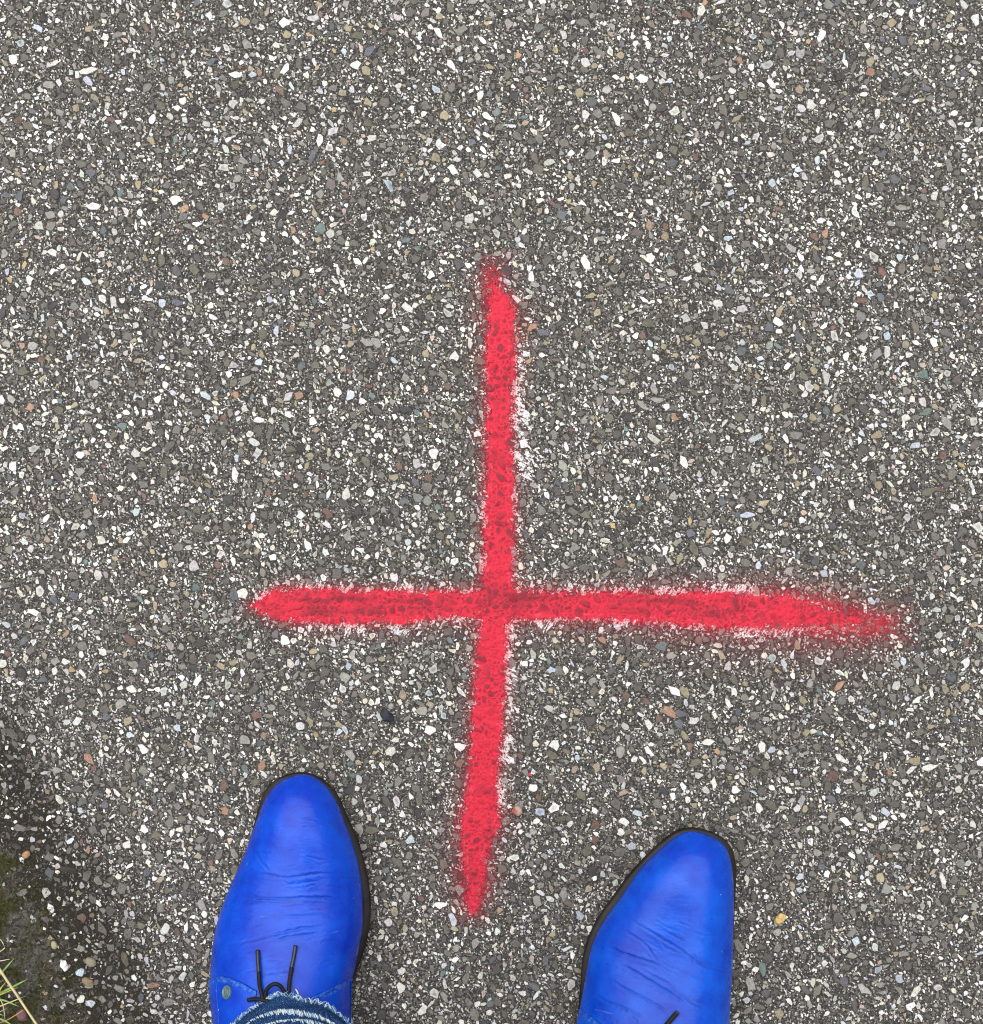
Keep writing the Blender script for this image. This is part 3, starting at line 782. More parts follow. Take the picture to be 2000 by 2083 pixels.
def crop_a(pts): return [(400 + x * .277, 1540 + y * .277) for x, y in pts]
def crop_b(pts): return [(1140 + x * .226, 1640 + y * .226) for x, y in pts]
LA = [(600,1579),(566,1593),(541,1620),(522,1662),(505,1706),(489,1748),(466,1798),(447,1845),(433,1892),(426,1942),(424,1983),(429,2039),(436,2083),(446,2150),(462,2250),(475,2350),(488,2430),(510,2480),(565,2508)]
RA = [(620,1577),(638,1582),(666,1604),(685,1631),(702,1673),(719,1717),(731,1762),(738,1803),(741,1845),(741,1886),(734,1928),(725,1972),(719,1997),(716,2039),(714,2083),(708,2150),(696,2250),(690,2350),(680,2430),(655,2480),(600,2508)]
cre_a = [(crop_a(p), dp, w) for p, dp, w in (
 ([(380,845),(560,872),(640,888),(760,880),(880,856),(1080,850)], .00045, 3.2),
 ([(220,900),(330,915),(430,945)], .0003, 3),
 ([(600,905),(700,935),(800,925),(960,900)], .0003, 2.6),
 ([(300,1015),(520,1038),(700,1042),(900,1030),(1080,1055)], .00055, 3.4),
 ([(280,1062),(560,1070),(800,1062)], .0004, 2.6),
 ([(440,1335),(620,1292),(760,1262),(960,1240)], .0005, 3.2),
 ([(180,1400),(380,1352),(540,1305)], .0003, 3),
 ([(520,1352),(700,1322),(960,1285)], .0004, 2.8),
 ([(490,1592),(600,1580),(720,1565)], .0005, 3),
 ([(820,1375),(1040,1340)], .0003, 2.6),
 ([(940,948),(1080,962)], .0003, 2.4),
 ([(430,690),(470,760),(540,850)], .0003, 3),
 ([(300,1150),(600,1175),(1000,1160)], .00018, 5),
 ([(760,488),(900,506)], .0002, 2.4),
 ([(480,520),(620,510),(740,520)], .00014, 3))]
cre_b = [(crop_b(p), dp, w) for p, dp, w in (
 ([(600,990),(740,1090),(880,1172),(1000,1240),(1120,1322),(1230,1400),(1380,1472),(1550,1515)], .0005, 3),
 ([(520,1100),(680,1180),(780,1252),(860,1390)], .0003, 2.6),
 ([(360,1250),(560,1322),(700,1370),(820,1412),(920,1450)], .0005, 3),
 ([(510,1410),(650,1480),(800,1570),(950,1662),(1060,1732),(1130,1800)], .0006, 3),
 ([(700,1465),(860,1540),(980,1602),(1080,1700),(1240,1800),(1350,1870)], .0005, 2.6),
 ([(450,1570),(600,1650),(760,1732),(900,1812),(1000,1870)], .0006, 3),
 ([(300,1690),(450,1772),(600,1832),(780,1910)], .0006, 3),
 ([(770,1250),(830,1332),(890,1430)], .0003, 2.2),
 ([(640,1880),(680,1930),(700,1960)], .0005, 3),
 ([(880,1400),(1100,1500),(1300,1560)], .0002, 3),
 ([(1230,1400),(1400,1440),(1550,1470)], .00025, 2.4))]
SLA = [(585,1574),(555,1588),(537,1612),(523,1655),(511,1700),(497,1745),(475,1798),(458,1845),(443,1892),(434,1942),(434,1990),(440,2050),(450,2120),(466,2250),(480,2350),(492,2440),(520,2500),(560,2520)]
SRA = [(634,1572),(660,1586),(687,1615),(706,1659),(727,1706),(743,1762),(751,1803),(755,1845),(752,1886),(743,1928),(730,1966),(717,2000),(708,2050),(702,2120),(692,2250),(688,2350),(676,2440),(645,2500),(600,2520)]
shoe_a = Shoe(LA, RA, (610, 1577), (585, 2508), SLA, SRA, (610, 1568), cre_a, 0.05,
              'blue leather shoe with two black lace tips, beneath the frayed jeans hem', M_LEATHER_A)
shoe_a.creases = [(p, d * .8, w * .68) for p, d, w in shoe_a.creases]
shoe_a.wrinkles((470, 715, 1760, 1870), 2, 34, 1); shoe_a.wrinkles((470, 720, 1880, 1985), -8, 26, 2); shoe_a.wrinkles((520, 690, 1650, 1760), 5, 10, 3)
shoe_a.build()
LB = [(1398,1694),(1366,1710),(1332,1739),(1298,1773),(1276,1805),(1253,1839),(1230,1870),(1212,1900),(1199,1931),(1189,1979),(1181,2024),(1169,2083),(1160,2150),(1150,2250),(1144,2350),(1140,2450),(1150,2530),(1190,2590),(1235,2612)]
RB = [(1420,1694),(1445,1701),(1474,1719),(1490,1753),(1495,1787),(1497,1843),(1496,1911),(1494,1979),(1490,2035),(1486,2083),(1468,2150),(1436,2250),(1402,2350),(1372,2450),(1345,2530),(1300,2590),(1240,2612)]
SLB = [(1380,1685),(1345,1710),(1303,1752),(1267,1796),(1248,1824),(1229,1849),(1205,1890),(1191,1927),(1184,1960),(1180,2010),(1174,2083),(1166,2150),(1156,2250),(1150,2350),(1146,2450),(1156,2535),(1194,2600),(1225,2620)]
SRB = [(1440,1688),(1468,1700),(1486,1720),(1496,1754),(1497,1790),(1495,1843),(1492,1911),(1488,1979),(1482,2035),(1476,2083),(1458,2150),(1426,2250),(1394,2350),(1365,2450),(1340,2530),(1296,2600),(1250,2620)]
shoe_b = Shoe(LB, RB, (1409, 1693), (1238, 2612), SLB, SRB, (1408, 1681), cre_b, 0.10,
              'blue leather shoe turned outward, standing right of the lower end of the red cross', M_LEATHER_B)
shoe_b.creases = [(p, d * .8, w * .68) for p, d, w in shoe_b.creases]
shoe_b.wrinkles((1230, 1460, 1880, 2080), 30, 46, 4); shoe_b.wrinkles((1340, 1480, 1880, 1990), 24, 12, 5)
shoe_b.build()

# quarters
qa1 = [(300,1998),(425,1993),(436,1987),(452,1984),(470,1988),(500,2001),(526,2017),(545,2032),(560,2060),(575,2110)]
qa2 = [(590,2110),(606,2050),(618,2036),(634,2027),(660,2015),(690,2000),(708,1990),(722,1985),(740,1985),(800,1990)]
shoe_a.quarter(qa1, math.pi * 0.985, math.pi * 0.58, 0.24)
shoe_a.quarter(qa2, math.pi * 0.44, math.pi * 0.015, 0.24)
qb1 = [(1000,2040),(1172,2044),(1181,2050),(1200,2063),(1222,2080),(1245,2100),(1290,2140),(1330,2190)]
qb2 = [(1350,2190),(1380,2150),(1420,2110),(1460,2092),(1490,2088),(1600,2090)]
shoe_b.quarter(qb1, math.pi * 0.985, math.pi * 0.56, 0.26)
shoe_b.quarter(qb2, math.pi * 0.42, math.pi * 0.015, 0.26)

def tube_part(name, paths, rad, mat, shoe, k=10, flat=1.0, parent=None):
    V, F = join([tube_arrays(p, rad, k, True, flat) for p in paths])
    return make_mesh(name, V - shoe.off, F, (mat,), None, None, None, True, parent or shoe.root)
# laces of the shoe under the hem: two hanging ends with hard tips, a loop, a knot stub
end1 = shoe_a.on([(529,1978,.0016),(530,2000,.0018),(535,2022,.003),(539,2040,.003)], 24, .0012)
end2 = shoe_a.on([(594,1970,.0016),(590,1995,.0018),(588,2020,.003),(586,2040,.003)], 24, .0012)
loop = shoe_a.on([(541,2032,.002),(545,2019,.004),(553,2010,.006),(564,2006,.007),(573,2010,.006),(579,2020,.004),(583,2032,.002)], 40, .0012)
stub = shoe_a.on([(508,2036,.0015),(520,2034,.002),(535,2036,.003),(550,2040,.003)], 20, .0014)
lace = tube_part('lace', [end1, end2, loop, stub], 0.00132, M_LACE, shoe_a)
tip1 = shoe_a.on([(526,1932,.0006),(527,1955,.001),(529,1982,.0014)], 16, .0012)
tip2 = shoe_a.on([(602,1924,.0006),(598,1948,.001),(593,1974,.0014)], 16, .0012)
for t in (tip1, tip2): tube_part('aglet', [t], 0.0013, M_AGLET, shoe_a, 12, 1.0, lace)
# loose white thread beside the lacing
thr = shoe_a.on([(601,2013,.0005),(604,2018,.002),(606,2026,.002),(603,2033,.002),(599,2037,.002)], 20, .0006)
th_o = tube_part('loose_thread', [thr], 0.0005, M_THREAD, shoe_a, 6)
a = th_o.data.attributes.new('col', 'FLOAT_COLOR', 'POINT'); a.data.foreach_set('color', np.tile([0.8, 0.8, 0.78, 1], len(th_o.data.vertices)).astype(np.float32))
def eyelet(shoe, px, py, r, name, mat, rim=0.0005):
    p = shoe.hit(px, py, 0); p2 = shoe.hit(px + 3, py, 0); p3 = shoe.hit(px, py + 3, 0)
    u = p2 - p; u /= np.linalg.norm(u); w = p3 - p; nrm = np.cross(w, u); nrm /= np.linalg.norm(nrm); nrm = nrm if nrm[2] > 0 else -nrm
    w = np.cross(nrm, u)
    k = 28; th = np.arange(k) * 2 * np.pi / k; prof = [(1.0, 0.0006), (1.0, 0.0022), (0.93, 0.0026), (0.82, 0.0026), (0.76, 0.0021), (0.5, 0.0021), (0.3, 0.0023), (0.02, 0.0022)]
    V = np.concatenate([p + nrm * h + r * q * (np.cos(th)[:, None] * u + np.sin(th)[:, None] * w * 1.18) for q, h in prof])
    # raised marks on the face
    n = len(prof); i = np.arange(n - 1)[:, None] * k; j = np.arange(k)[None]; j1 = (j + 1) % k
    Q = np.stack([i + j, i + j1, i + k + j1, i + k + j], -1).reshape(-1, 4)
    parts = [(V, Q, np.zeros((0, 3), int))]
    for (a, b, rr) in ((-0.25, -0.42, .26), (0.3, -0.3, .22), (-0.2, 0.38, .25), (0.28, 0.35, .2), (0.0, 0.02, .2)):
        c = p + nrm * 0.0020 + r * (a * u + b * w)
        m = 10; t2 = np.arange(m) * 2 * np.pi / m
        VV = np.concatenate([c + rr * r * (np.cos(t2)[:, None] * u + np.sin(t2)[:, None] * w), c + nrm * .0006 + .6 * rr * r * (np.cos(t2)[:, None] * u + np.sin(t2)[:, None] * w), [c + nrm * .0007]])
        jj = np.arange(m); k1 = (jj + 1) % m
        parts.append((VV, np.stack([jj, k1, m + k1, m + jj], -1), np.stack([m + jj, m + k1, np.full(m, 2 * m)], -1)))
    V, F = join(parts)
    return make_mesh(name, V - shoe.off, F, (mat,), None, None, None, True, shoe.root)
eyelet(shoe_a, 465, 2019, 0.0037, 'rivet', M_RIVET)
# pale ridge seams down both sides of the quarters
for pts in ([(443,1994),(445,2030),(449,2083)], [(711,1992),(710,2030),(709,2083)]):
    pth = shoe_a.on([(p[0], p[1], 0) for p in pts], 30, 0.0012)
    tube_part('side_seam', [pth], 0.0004, M_LEATHER_A, shoe_a, 6)
# right shoe: one lace end reaching over the vamp
end3 = shoe_b.on([(1375,2062,.0012),(1366,2074,.0016),(1358,2083,.002),(1346,2100,.003),(1335,2120,.003)], 24, .0014)
lace_b = tube_part('lace', [end3], 0.0016, M_LACE, shoe_b)
tube_part('aglet', [shoe_b.on([(1378,2058,.0008),(1370,2069,.0012),(1365,2075,.0014)], 12, .0014)], 0.00165, M_AGLET, shoe_b, 12, 1.0, lace_b)

# ------------------------------------------------------------------ jeans: two legs and a seat; only the one hem is in the photograph
jeans = empty('jeans', (0.0, -0.42, 0), 'dark blue denim jeans with frayed hem falling over a blue shoe', 'jeans')
JO = np.array(jeans.location)
def leg_ring_fun(hx, hy, toe_shift):
    """returns f(t, ang) -> point; t metres up the cloth from the hem"""
    T = np.array([0, .006, .012, .018, .025, .035, .06, .12, .25, .45, .80])
    FY = np.array([0, -.0052, -.0104, -.0150, -.0200, -.0260, -.0340, -.0400, -.045, -.040, -.03])    # front line: back and up
    FZ = np.array([.0665, .0705, .0748, .0795, .0855, .0950, .121, .18, .31, .51, .86])
    BZ = np.array([.016, .022, .028, .034, .041, .051, .078, .14, .28, .50, .86])
    AX = np.array([.059, .0588, .0585, .058, .0575, .057, .057, .060, .072, .084, .092])
    BY = np.array([.158, .152, .146, .141, .136, .130, .124, .126, .14, .155, .165])
    CX = np.array([0, 0, 0, 0, 0, 0, 0, 0, 0, toe_shift * .4, toe_shift])
    def f(t, a):
        fy, fz, bz, ax, by, cx = (np.interp(t, T, q) for q in (FY, FZ, BZ, AX, BY, CX))
        yc = hy + fy - by / 2
        x = hx + cx + ax * np.sin(a)
        y = yc + by / 2 * np.cos(a)
        k = (1 + np.cos(a)) / 2
        z = bz + (fz - bz) * k ** 0.55
        # crumples running round the hem
        z = z + 0.0012 * np.sin(t * 700 + 2 * np.sin(a * 3)) * np.exp(-t / .06)
        y = y + 0.0010 * np.cos(t * 700 + 2 * np.sin(a * 3)) * np.exp(-t / .06) * np.cos(a)
        wob = (vnoise(a * 4 + 20, t * 60, 8) - .5) * .004
        return np.stack([x + wob * np.sin(a), y + wob * np.cos(a), z], -1)
    return f
def leg(hx, hy, shift):
    f = leg_ring_fun(hx, hy, shift)
    na, ts = 260, np.concatenate([np.linspace(0, .04, 60), np.linspace(.045, .80, 50)])
    a = np.linspace(0, 2 * np.pi, na, endpoint=False) + np.pi
    A, T = np.meshgrid(a, ts); P = f(T, A)
    id_ = np.arange(na * len(ts)).reshape(len(ts), na); nx1 = np.roll(id_, -1, 1)
    q = np.stack([id_[:-1], nx1[:-1], nx1[1:], id_[1:]], -1).reshape(-1, 4)
    # inner face of the cloth so that the hem has thickness
    Pi = P[:30].copy(); cen = P[:30].mean(1, keepdims=True); Pi = Pi + (cen - Pi) * 0.025; Pi[..., 2] -= 0.0003
    off = P.size // 3; idi = np.arange(na * 30).reshape(30, na) + off; nxi = np.roll(idi, -1, 1)
    q2 = np.stack([idi[1:], nxi[1:], nxi[:-1], idi[:-1]], -1).reshape(-1, 4)
    q3 = np.stack([id_[0], idi[0], nxi[0], nx1[0]], -1)
    fade = np.exp(-((T - .0100) / .0007) ** 2) * .35 + .25 * np.exp(-((T - .0155) / .0007) ** 2) + .5 * np.exp(-(T / .0008) ** 2)
    fd = np.concatenate([fade.ravel(), np.zeros(na * 30)])
    V = np.concatenate([P.reshape(-1, 3), Pi.reshape(-1, 3)])
    lg = make_mesh('trouser_leg', V - JO, [np.concatenate([q, q2, q3])], (M_DENIM,), None, None, dict(fade=fd), True, jeans)
    # fringe of loose cotton ends
    parts, cols = [], []
    R = random.Random(int(abs(hx) * 1e4))
    for i in range(620):
        an = R.uniform(-2.0, 2.0) + 2 * math.pi; p0 = f(np.array(R.uniform(0, .0012)), np.array(an)); e = .002
        tg = f(np.array(0.), np.array(an + .01)) - f(np.array(0.), np.array(an - .01)); tg = tg / np.linalg.norm(tg)
        outw = np.array([math.sin(an), math.cos(an), -0.15]); outw /= np.linalg.norm(outw)
        ln = R.uniform(.0009, .0032); cur = R.uniform(-1.8, 1.8)
        pts = []
        for k in range(5):
            u = k / 4
            pts.append(p0 + outw * ln * (u - .25) + tg * cur * ln * (u * u) * .9 + np.array([0, 0, R.uniform(.0002, .0010) + .0012 * math.sin(u * 3.0) * R.uniform(-.2, 1)]))
        t_ = tube_arrays(smooth_path(pts, 7), R.uniform(.00018, .00040), 5)
        parts.append(t_)
        c = lin(R.choice([(128, 170, 206), (100, 144, 190), (172, 200, 222), (70, 112, 160), (205, 218, 228)]))
        cols.append(np.tile(c, (len(t_[0]), 1)))
    V, F = join(parts)
    make_mesh('frayed_hem', V - JO, F, (M_THREAD,), None, np.concatenate(cols), None, True, lg)
    # white twisted stitches along the fold above the hem
    parts, cols = [], []
    for t0, dens, seed in ((.0095, 330, 1), (.0152, 260, 2), (.0215, 200, 3)):
        for i in range(dens):
            an = 2 * math.pi - 1.75 + 3.5 * i / dens + R.uniform(-.004, .004)
            if R.random() < .12: continue
            p0 = f(np.array(t0 + R.uniform(-.0006, .0003)), np.array(an - .008)); p1 = f(np.array(t0 + .0018 + R.uniform(-.0006, .0006)), np.array(an + .012))
            n = np.array([math.sin(an), math.cos(an), .9]); n /= np.linalg.norm(n)
            pth = smooth_path([p0 + n * .0001, (p0 + p1) / 2 + n * .0009, p1 + n * .0001], 5)
            t_ = tube_arrays(pth, R.uniform(.00026, .00046), 5)
            parts.append(t_); cols.append(np.tile(lin(R.choice([(226, 232, 232), (198, 214, 226), (150, 182, 210)])), (len(t_[0]), 1)))
    V, F = join(parts)
    make_mesh('stitching', V - JO, F, (M_THREAD,), None, np.concatenate(cols), None, True, lg)
hx = float(gx(594, .066)); hy = float(gy(2026, .066))
leg(hx, hy, 0.045)
leg(float(gx(1330, .066)), float(gy(2140, .066)), -0.03)
sa = np.linspace(0, 2 * np.pi, 80, endpoint=False); sz = np.array([.80, .86, .93, 1.0]); sx = np.array([.155, .175, .175, .160]); sy = np.array([.10, .115, .12, .105])
SVv = np.stack([np.stack([-0.005 + w * np.cos(sa), -0.415 + d_ * np.sin(sa), np.full(80, z)], -1) for z, w, d_ in zip(sz, sx, sy)]).reshape(-1, 3)
i_ = np.arange(3)[:, None] * 80; j_ = np.arange(80)[None]; jn = (j_ + 1) % 80
make_mesh('seat', SVv - JO, [np.stack([i_ + j_, i_ + jn, i_ + 80 + jn, i_ + 80 + j_], -1).reshape(-1, 4)], (M_DENIM,), None, None, dict(fade=np.zeros(len(SVv))), True, jeans)

# ------------------------------------------------------------------ the photographer's upper body (above the frame; dims the sky over the toes)
def person():
    vs = [(-.01,-.42,.98,.13),(-.01,-.42,1.12,.145),(-.01,-.40,1.28,.16),(-.01,-.37,1.42,.15),(-.01,-.33,1.52,.065),(-.01,-.30,1.58,.062),(-.01,-.25,1.66,.098),(-.01,-.22,1.74,.085),
          (-.17,-.36,1.43,.065),(-.25,-.27,1.24,.048),(-.19,-.10,1.27,.038),(-.10,-.005,1.312,.030),
          (.15,-.36,1.43,.065),(.23,-.27,1.24,.048),(.17,-.10,1.27,.038),(.085,-.005,1.312,.030)]
    es = [(0,1),(1,2),(2,3),(3,4),(4,5),(5,6),(6,7),(3,8),(8,9),(9,10),(10,11),(3,12),(12,13),(13,14),(14,15)]
    for hb, sx_ in ((11, 1), (15, -1)):
        bx0, by0, bz0, _ = vs[hb]
        for k, (dx, dy) in enumerate(((.03, .055), (.045, .04), (.05, .02), (.048, .0))):
            vs += [(bx0 + sx_ * dx * .6, by0 + dy * .7 + .01, bz0 + .006, .010), (bx0 + sx_ * dx * 1.1, by0 + dy, bz0 + .012, .008)]
            n = len(vs); es += [(hb, n - 2), (n - 2, n - 1)]
        vs += [(bx0 + sx_ * .03, by0 - .035, bz0 + .01, .011), (bx0 + sx_ * .055, by0 - .02, bz0 + .02, .009)]
        n = len(vs); es += [(hb, n - 2), (n - 2, n - 1)]
    me = bpy.data.meshes.new('person'); me.from_pydata([v[:3] for v in vs], es, [])
    ob = bpy.data.objects.new('person', me); COL.objects.link(ob)
    sk = ob.modifiers.new('skin', 'SKIN'); sk.use_smooth_shade = True
    for v, d in zip(me.skin_vertices[0].data, vs): v.radius = (d[3], d[3]); v.use_root = False
    me.skin_vertices[0].data[0].use_root = True
    sub = ob.modifiers.new('sub', 'SUBSURF'); sub.levels = 2; sub.render_levels = 2
    me.materials.append(mat_simple('dark_jacket', lin((40, 42, 50)), lin((56, 58, 66)), 60, 0.9, 0.2))
    tag(ob, 'person in a dark jacket standing in the blue shoes, looking down', 'person')
    ph = bpy.data.meshes.new('phone')
    import bmesh
    bm = bmesh.new(); bmesh.ops.create_cube(bm, size=1)
    for v in bm.verts: v.co = Vector((v.co.x * .147, v.co.y * .072, v.co.z * .008))
    bmesh.ops.bevel(bm, geom=[e for e in bm.edges], offset=.0025, segments=3, affect='EDGES')
    bm.to_mesh(ph); bm.free()
    po = bpy.data.objects.new('phone', ph); COL.objects.link(po); po.location = (0, -.012, H + .012)
    ph.materials.append(mat_simple('phone_glass', lin((20, 20, 22)), lin((26, 26, 28)), 50, 0.15, 0.5, 0.0))
    tag(po, 'dark phone held level over the cross by the person', 'phone')
person()

# ------------------------------------------------------------------ soil, moss and grass at the pavement's edge
sxs = np.concatenate([np.linspace(-1.4, -0.42, 40)[:-1], np.arange(-0.42, -0.20, 0.0009)])
sys_ = np.concatenate([np.linspace(-1.4, -0.42, 40)[:-1], np.arange(-0.42, -0.13, 0.0009), np.linspace(-0.129, 0.30, 40)])
SX, SY = np.meshgrid(sxs, sys_); spx, spy = to_px(SX, SY, 0)
sdist = edge_dist(spx, spy)
rise = sstep(30, -70, sdist)
SZ = -0.0022 + 0.0028 * rise + (fbm(SX * 520, SY * 520, 33, 4) - .5) * 0.0040 + (fbm(SX * 90, SY * 90, 35, 3) - .5) * 0.0026
id_ = np.arange(SX.size).reshape(SX.shape)
q = np.stack([id_[:-1, :-1], id_[:-1, 1:], id_[1:, 1:], id_[1:, :-1]], -1)
q = q[(sdist[:-1, :-1] < 60)]
mo = sstep(0.50, 0.68, fbm(SX * 110, SY * 110, 41, 4))
br = fbm(SX * 520, SY * 520, 43, 4)
c0 = lin((84, 83, 76)) * (0.1 + 1.8 * br[..., None]); c1 = lin((82, 73, 60)) * (0.3 + 1.3 * br[..., None]); c2 = lin((66, 66, 42)) * (0.6 + .8 * br[..., None])
mixb = sstep(.45, .65, fbm(SX * 60, SY * 60, 47, 3))[..., None]
sc_ = (c0 * (1 - mixb) + c1 * mixb) * (1 - mo[..., None]) + c2 * mo[..., None]
used = np.unique(q); mp = np.full(SX.size, -1); mp[used] = np.arange(len(used))
SVs = np.stack([SX.ravel(), SY.ravel(), SZ.ravel()], -1)[used]
soil = make_mesh('soil', SVs, [mp[q]], (M_SOIL,), None, sc_.reshape(-1, 3)[used], None, True)
tag(soil, 'dark damp soil creeping over the pavement edge', None, None, 'structure')
soil_bvh = BVHTree.FromPolygons(SVs.tolist(), mp[q].tolist())
def soil_z(x, y):
    h = soil_bvh.ray_cast(Vector((x, y, .1)), Vector((0, 0, -1)))
    return max(h[0].z if h[0] is not None else 0.0, 0.0)
R = random.Random(5)
# moss and dead fibres: many tiny curled strands
Vs, Qs, Cs, o = [], [], [], 0
for i in range(16000):
    px_, py_ = R.uniform(-60, 320), R.uniform(1560, 2110)
    d_ = float(edge_dist(px_, py_))
    if R.random() > float(sstep(60, -60, d_)) * 0.9 + 0.02 * (d_ < 120): continue
    x, y = float(gx(px_)), float(gy(py_))
    m_ = float(sstep(0.46, 0.62, fbm(x * 110, y * 110, 41, 4)))
    green = R.random() < m_ * .95
    z = soil_z(x, y)
    ln = R.uniform(.0006, .0016) if green else R.uniform(.0006, .0022)
    a = R.uniform(0, 6.28); w = R.uniform(.00012, .00026)
    dx, dy = math.cos(a), math.sin(a); cu = R.uniform(-1, 1)
    pts = []
    for k in range(4):
        u = k / 3
        pts.append((x + ln * (u * dx - cu * u * u * dy * .6), y + ln * (u * dy + cu * u * u * dx * .6), z + (.0009 if green else .0004) * (0.3 + u * (1.4 if green else 1 - u))))
    for p in pts: Vs += [(p[0] - dy * w, p[1] + dx * w, p[2]), (p[0] + dy * w, p[1] - dx * w, p[2] + .00008)]
    for k in range(3): Qs.append((o + 2 * k, o + 2 * k + 1, o + 2 * k + 3, o + 2 * k + 2))
    c = lin(R.choice([(78, 80, 40), (62, 66, 34), (100, 98, 48), (50, 52, 28)])) if green else lin(R.choice([(86, 84, 76), (70, 66, 58), (112, 108, 98), (50, 48, 42), (80, 66, 48)]))
    Cs += [c * R.uniform(.7, 1.2)] * 8; o += 8
moss = make_mesh('moss', Vs, [np.array(Qs)], (M_MOSS,), None, np.array(Cs), None, True)
tag(moss, 'olive moss and dead fibres over the soil at the pavement edge', None, None, 'stuff')

# loose stones
def loose_stone(px, py, rx, ry, h, ang, rgb, label, name='pebble', rough=0.16, cat='pebble', sunk=0.25, group=None, stain=None):
    x, y = float(gx(px)), float(gy(py)); z = soil_z(x, y) if px < 400 else 0.0006
    nu, nv = 22, 13
    u = np.arange(nu) * 2 * np.pi / nu; v = np.linspace(-np.pi / 2, np.pi / 2, nv)
    U, Vv = np.meshgrid(u, v)
    sd_ = int(px * 7 + py)
    k = 1 + rough * 2 * (vnoise(np.cos(U) * 1.3 + 5 + sd_, np.sin(U) * 1.3 + Vv * 1.1 + 9, sd_ % 13) - .5)
    cv = np.sign(np.cos(Vv)) * np.abs(np.cos(Vv)) ** .7
    X = cv * np.cos(U) * rx * k; Y = cv * np.sin(U) * ry * k; Z = np.sign(np.sin(Vv)) * np.abs(np.sin(Vv)) ** .8 * h * (0.85 + .15 * k)
    ca, sa_ = math.cos(ang), math.sin(ang)
    P = np.stack([X * ca - Y * sa_, X * sa_ + Y * ca, Z], -1)
    id_ = np.arange(nu * nv).reshape(nv, nu); n1 = np.roll(id_, -1, 1)
    q = np.stack([id_[:-1], n1[:-1], n1[1:], id_[1:]], -1).reshape(-1, 4)
    c = lin(rgb) * (0.85 + .3 * vnoise(U * 3, Vv * 3, sd_ % 7)[..., None])
    if stain is not None:
        t = sstep(-.2, -.9, np.cos(U))[..., None] * .75; c = c * (1 - t) + np.array(stain) * t
    ob = make_mesh(name, P.reshape(-1, 3), [q], (M_LOOSE,), None, c.reshape(-1, 3), None, rough < .2)
    ob.location = (x, y, z + h * (1 - 2 * sunk))
    tag(ob, label, cat, group)
    return ob
loose_stone(1053, 1648, .0030, .0036, .0030, .2, (184, 164, 146), 'round beige pebble with a red paint stain beside the cross upright', rough=.08, stain=(0.55, .05, .07))
loose_stone(788, 1456, .0032, .0056, .0022, .62, (44, 46, 58), 'angular blue-black stone chip above the shoe beside the cross', 'stone_chip', .4, 'stone chip')
loose_stone(1588, 1868, .0027, .0036, .0016, -.5, (214, 184, 118), 'bright yellow stone chip right of the outward turned shoe', 'stone_chip', .3, 'stone chip')
GS = 'loose stones on the soil'
loose_stone(130, 1963, .0028, .0033, .0020, .3, (238, 236, 230), 'white angular stone chip on dark soil, left of the pale blue one', 'stone_chip', .4, 'stone chip', .2, GS)
loose_stone(163, 1977, .0028, .0026, .0018, .1, (188, 206, 214), 'pale blue stone chip on dark soil at the pavement edge', 'stone_chip', .35, 'stone chip', .2, GS)
loose_stone(180, 1996, .0040, .0026, .0018, -.25, (136, 118, 94), 'brown and tan stone chip just below the pale blue one', 'stone_chip', .35, 'stone chip', .2, GS)
loose_stone(111, 1922, .0021, .0029, .0018, .3, (172, 164, 124), 'oval olive-beige pebble on soil above the white chip', 'pebble', .1, 'pebble', .2, GS)
loose_stone(185, 1957, .0040, .0030, .0020, -.5, (142, 132, 110), 'rounded brown-grey pebble right of the white chip on soil', 'pebble', .15, 'pebble', .2, GS)
loose_stone(46, 2064, .0034, .0042, .0022, .4, (112, 82, 82), 'dull maroon stone chip beside the straw stalk in the grass', 'stone_chip', .3, 'stone chip', .2, GS)
loose_stone(165, 2032, .0026, .0020, .0016, .4, (226, 224, 216), 'small white knobbly stone chip on mossy soil, lowest of the white ones', 'stone_chip', .45, 'stone chip', .2, GS)
loose_stone(54, 1738, .0023, .0030, .0018, -.9, (170, 138, 98), 'orange-tan pebble in the dark grime of the pavement edge', 'pebble', .15, 'pebble', .2, GS)

# grass
def blade(pts, w0, w1, n=18):
    P = smooth_path(pts, n); T = np.gradient(P, axis=0); T /= np.linalg.norm(T, axis=1)[:, None]
    A = np.cross(T, [0, 0, 1.0]); A /= np.linalg.norm(A, axis=1)[:, None] + 1e-9
    u = np.linspace(0, 1, n); w = (w0 + (w1 - w0) * u) * np.minimum(1, (1 - u) * 5 + .12)
    V = np.stack([P - A * w[:, None], P + np.array([0, 0, -1.0]) * w[:, None] * .45, P + A * w[:, None]], 1).reshape(-1, 3)
    V2 = V + np.array([0, 0, -.0003])
    i = np.arange(n - 1) * 3
    q = np.concatenate([np.stack([i, i + 1, i + 4, i + 3], -1), np.stack([i + 1, i + 2, i + 5, i + 4], -1)])
    return V, q
tuft_parts = []
GR, GY_, STR, YEL = (128, 160, 76), (96, 128, 52), (214, 200, 150), (190, 178, 84)
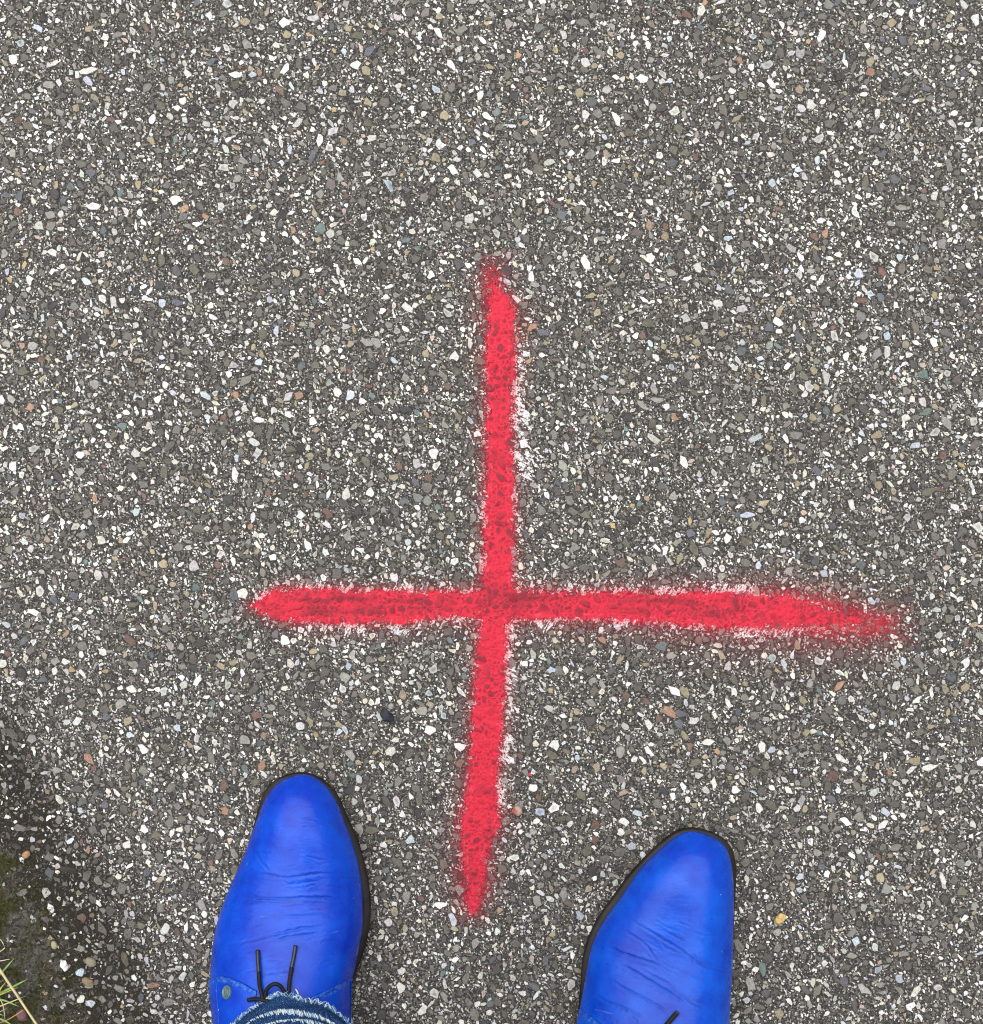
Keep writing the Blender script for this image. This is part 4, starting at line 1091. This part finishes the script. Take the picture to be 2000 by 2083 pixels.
BL = [  # px start, px tip, z start, z tip, width px, colour
 ((-60, 2040), (-4, 1986), (30, 1948), .002, .016, 2.9, GR), ((-50, 2050), (0, 2021), (56, 1992), .002, .012, 3.2, GR),
 ((-60, 2030), (0, 2033), (39, 2048), .003, .008, 2.6, GR), ((-60, 2070), (0, 2047), (53, 2026), .004, .010, 1.6, STR),
 ((-30, 2010), (2, 2036), (11, 2078), .012, .003, 1.3, STR), ((-60, 2078), (0, 2058), (16, 2050), .004, .006, 1.2, STR),
 ((-40, 2090), (10, 2077), (52, 2052), .003, .008, 1.1, (206, 168, 104)), ((-60, 2064), (0, 2073), (26, 2086), .004, .010, 3.0, GR),
 ((-60, 2048), (0, 2024), (37, 2008), .005, .010, 1.7, YEL), ((-40, 1890), (0, 1911), (10, 1928), .002, .003, 1.1, STR),
 ((10, 1928), (4, 1933), (-14, 1944), .003, .003, 1.0, STR), ((-40, 1962), (0, 1955), (21, 1951), .003, .006, 1.2, (226, 214, 186)),
 ((-60, 2050), (-20, 2010), (10, 1992), .003, .018, 2.2, GY_), ((-60, 2056), (-10, 2026), (8, 2002), .003, .014, 1.8, YEL),
 ((-50, 2030), (-15, 1990), (-2, 1962), .003, .02, 2.4, GR), ((-60, 2090), (-20, 2078), (6, 2092), .003, .01, 2.4, GY_),
 ((-40, 2060), (0, 2012), (12, 1998), .003, .016, 2.0, YEL), ((-60, 2040), (-10, 2060), (8, 2066), .003, .012, 2.4, (150, 176, 92)),
 ((-60, 2040), (-14, 2018), (18, 2019), .003, .012, 2.2, GY_)]
for k in range(34):
    a = R.uniform(1.2, 5.2); L_ = R.uniform(40, 130)
    BL.append(((-70 + R.uniform(-22, 22), 2045 + R.uniform(-40, 40)), (-70 + .5 * L_ * math.cos(a), 2045 - .5 * L_ * math.sin(a)), (-74 + L_ * math.cos(a), 2045 - L_ * math.sin(a)), .002, R.uniform(.012, .05), R.uniform(1.6, 3.2), R.choice([GR, GY_, YEL, STR])))
Vs, Qs, Cs, o = [], [], [], 0
for (a, b_, c_, z0, z1, w, rgb) in BL:
    pts = []
    for (p, u) in ((a, 0), (b_, .55), (c_, 1)):
        zz = soil_z(float(gx(p[0])), float(gy(p[1]))) * 0.7 + z0 + (z1 - z0) * (u ** .8)
        pts.append((float(gx(p[0], zz)), float(gy(p[1], zz)), zz))
    V, q = blade(pts, w * S, w * S * .5)
    Vs.append(V); Qs.append(q + o); o += len(V)
    g = np.linspace(.9, 1.1, len(V))[:, None]
    Cs.append(lin(rgb)[None] * g * R.uniform(.85, 1.1))
tuft_o = np.array([float(gx(-70)), float(gy(2045)), 0])
tuft = make_mesh('grass_tuft', np.concatenate(Vs) - tuft_o, [np.concatenate(Qs)], (M_BLADE,), None, np.concatenate(Cs), None, True)
tuft.location = tuft_o
tag(tuft, 'small tuft of green and straw coloured grass blades on the soil', 'grass tuft')
stp = [(float(gx(p[0], z)), float(gy(p[1], z)), z) for p, z in (((-40, 1905), .016), ((0, 1973), .017), ((36, 2027), .015), ((75, 2085), .012), ((120, 2150), .006))]
V, Q, T = tube_arrays(smooth_path(stp, 40), np.linspace(.00095, .0007, 40), 8)
so = np.array([stp[2][0], stp[2][1], 0])
stalk = make_mesh('straw_stalk', V - so, [Q, T], (M_BLADE,), None, np.tile(lin((216, 202, 152)), (len(V), 1)) * (0.9 + .2 * rng.random((len(V), 1))), None, True)
stalk.location = so
tag(stalk, 'long dry straw stalk lying across the grass tuft', 'straw stalk')
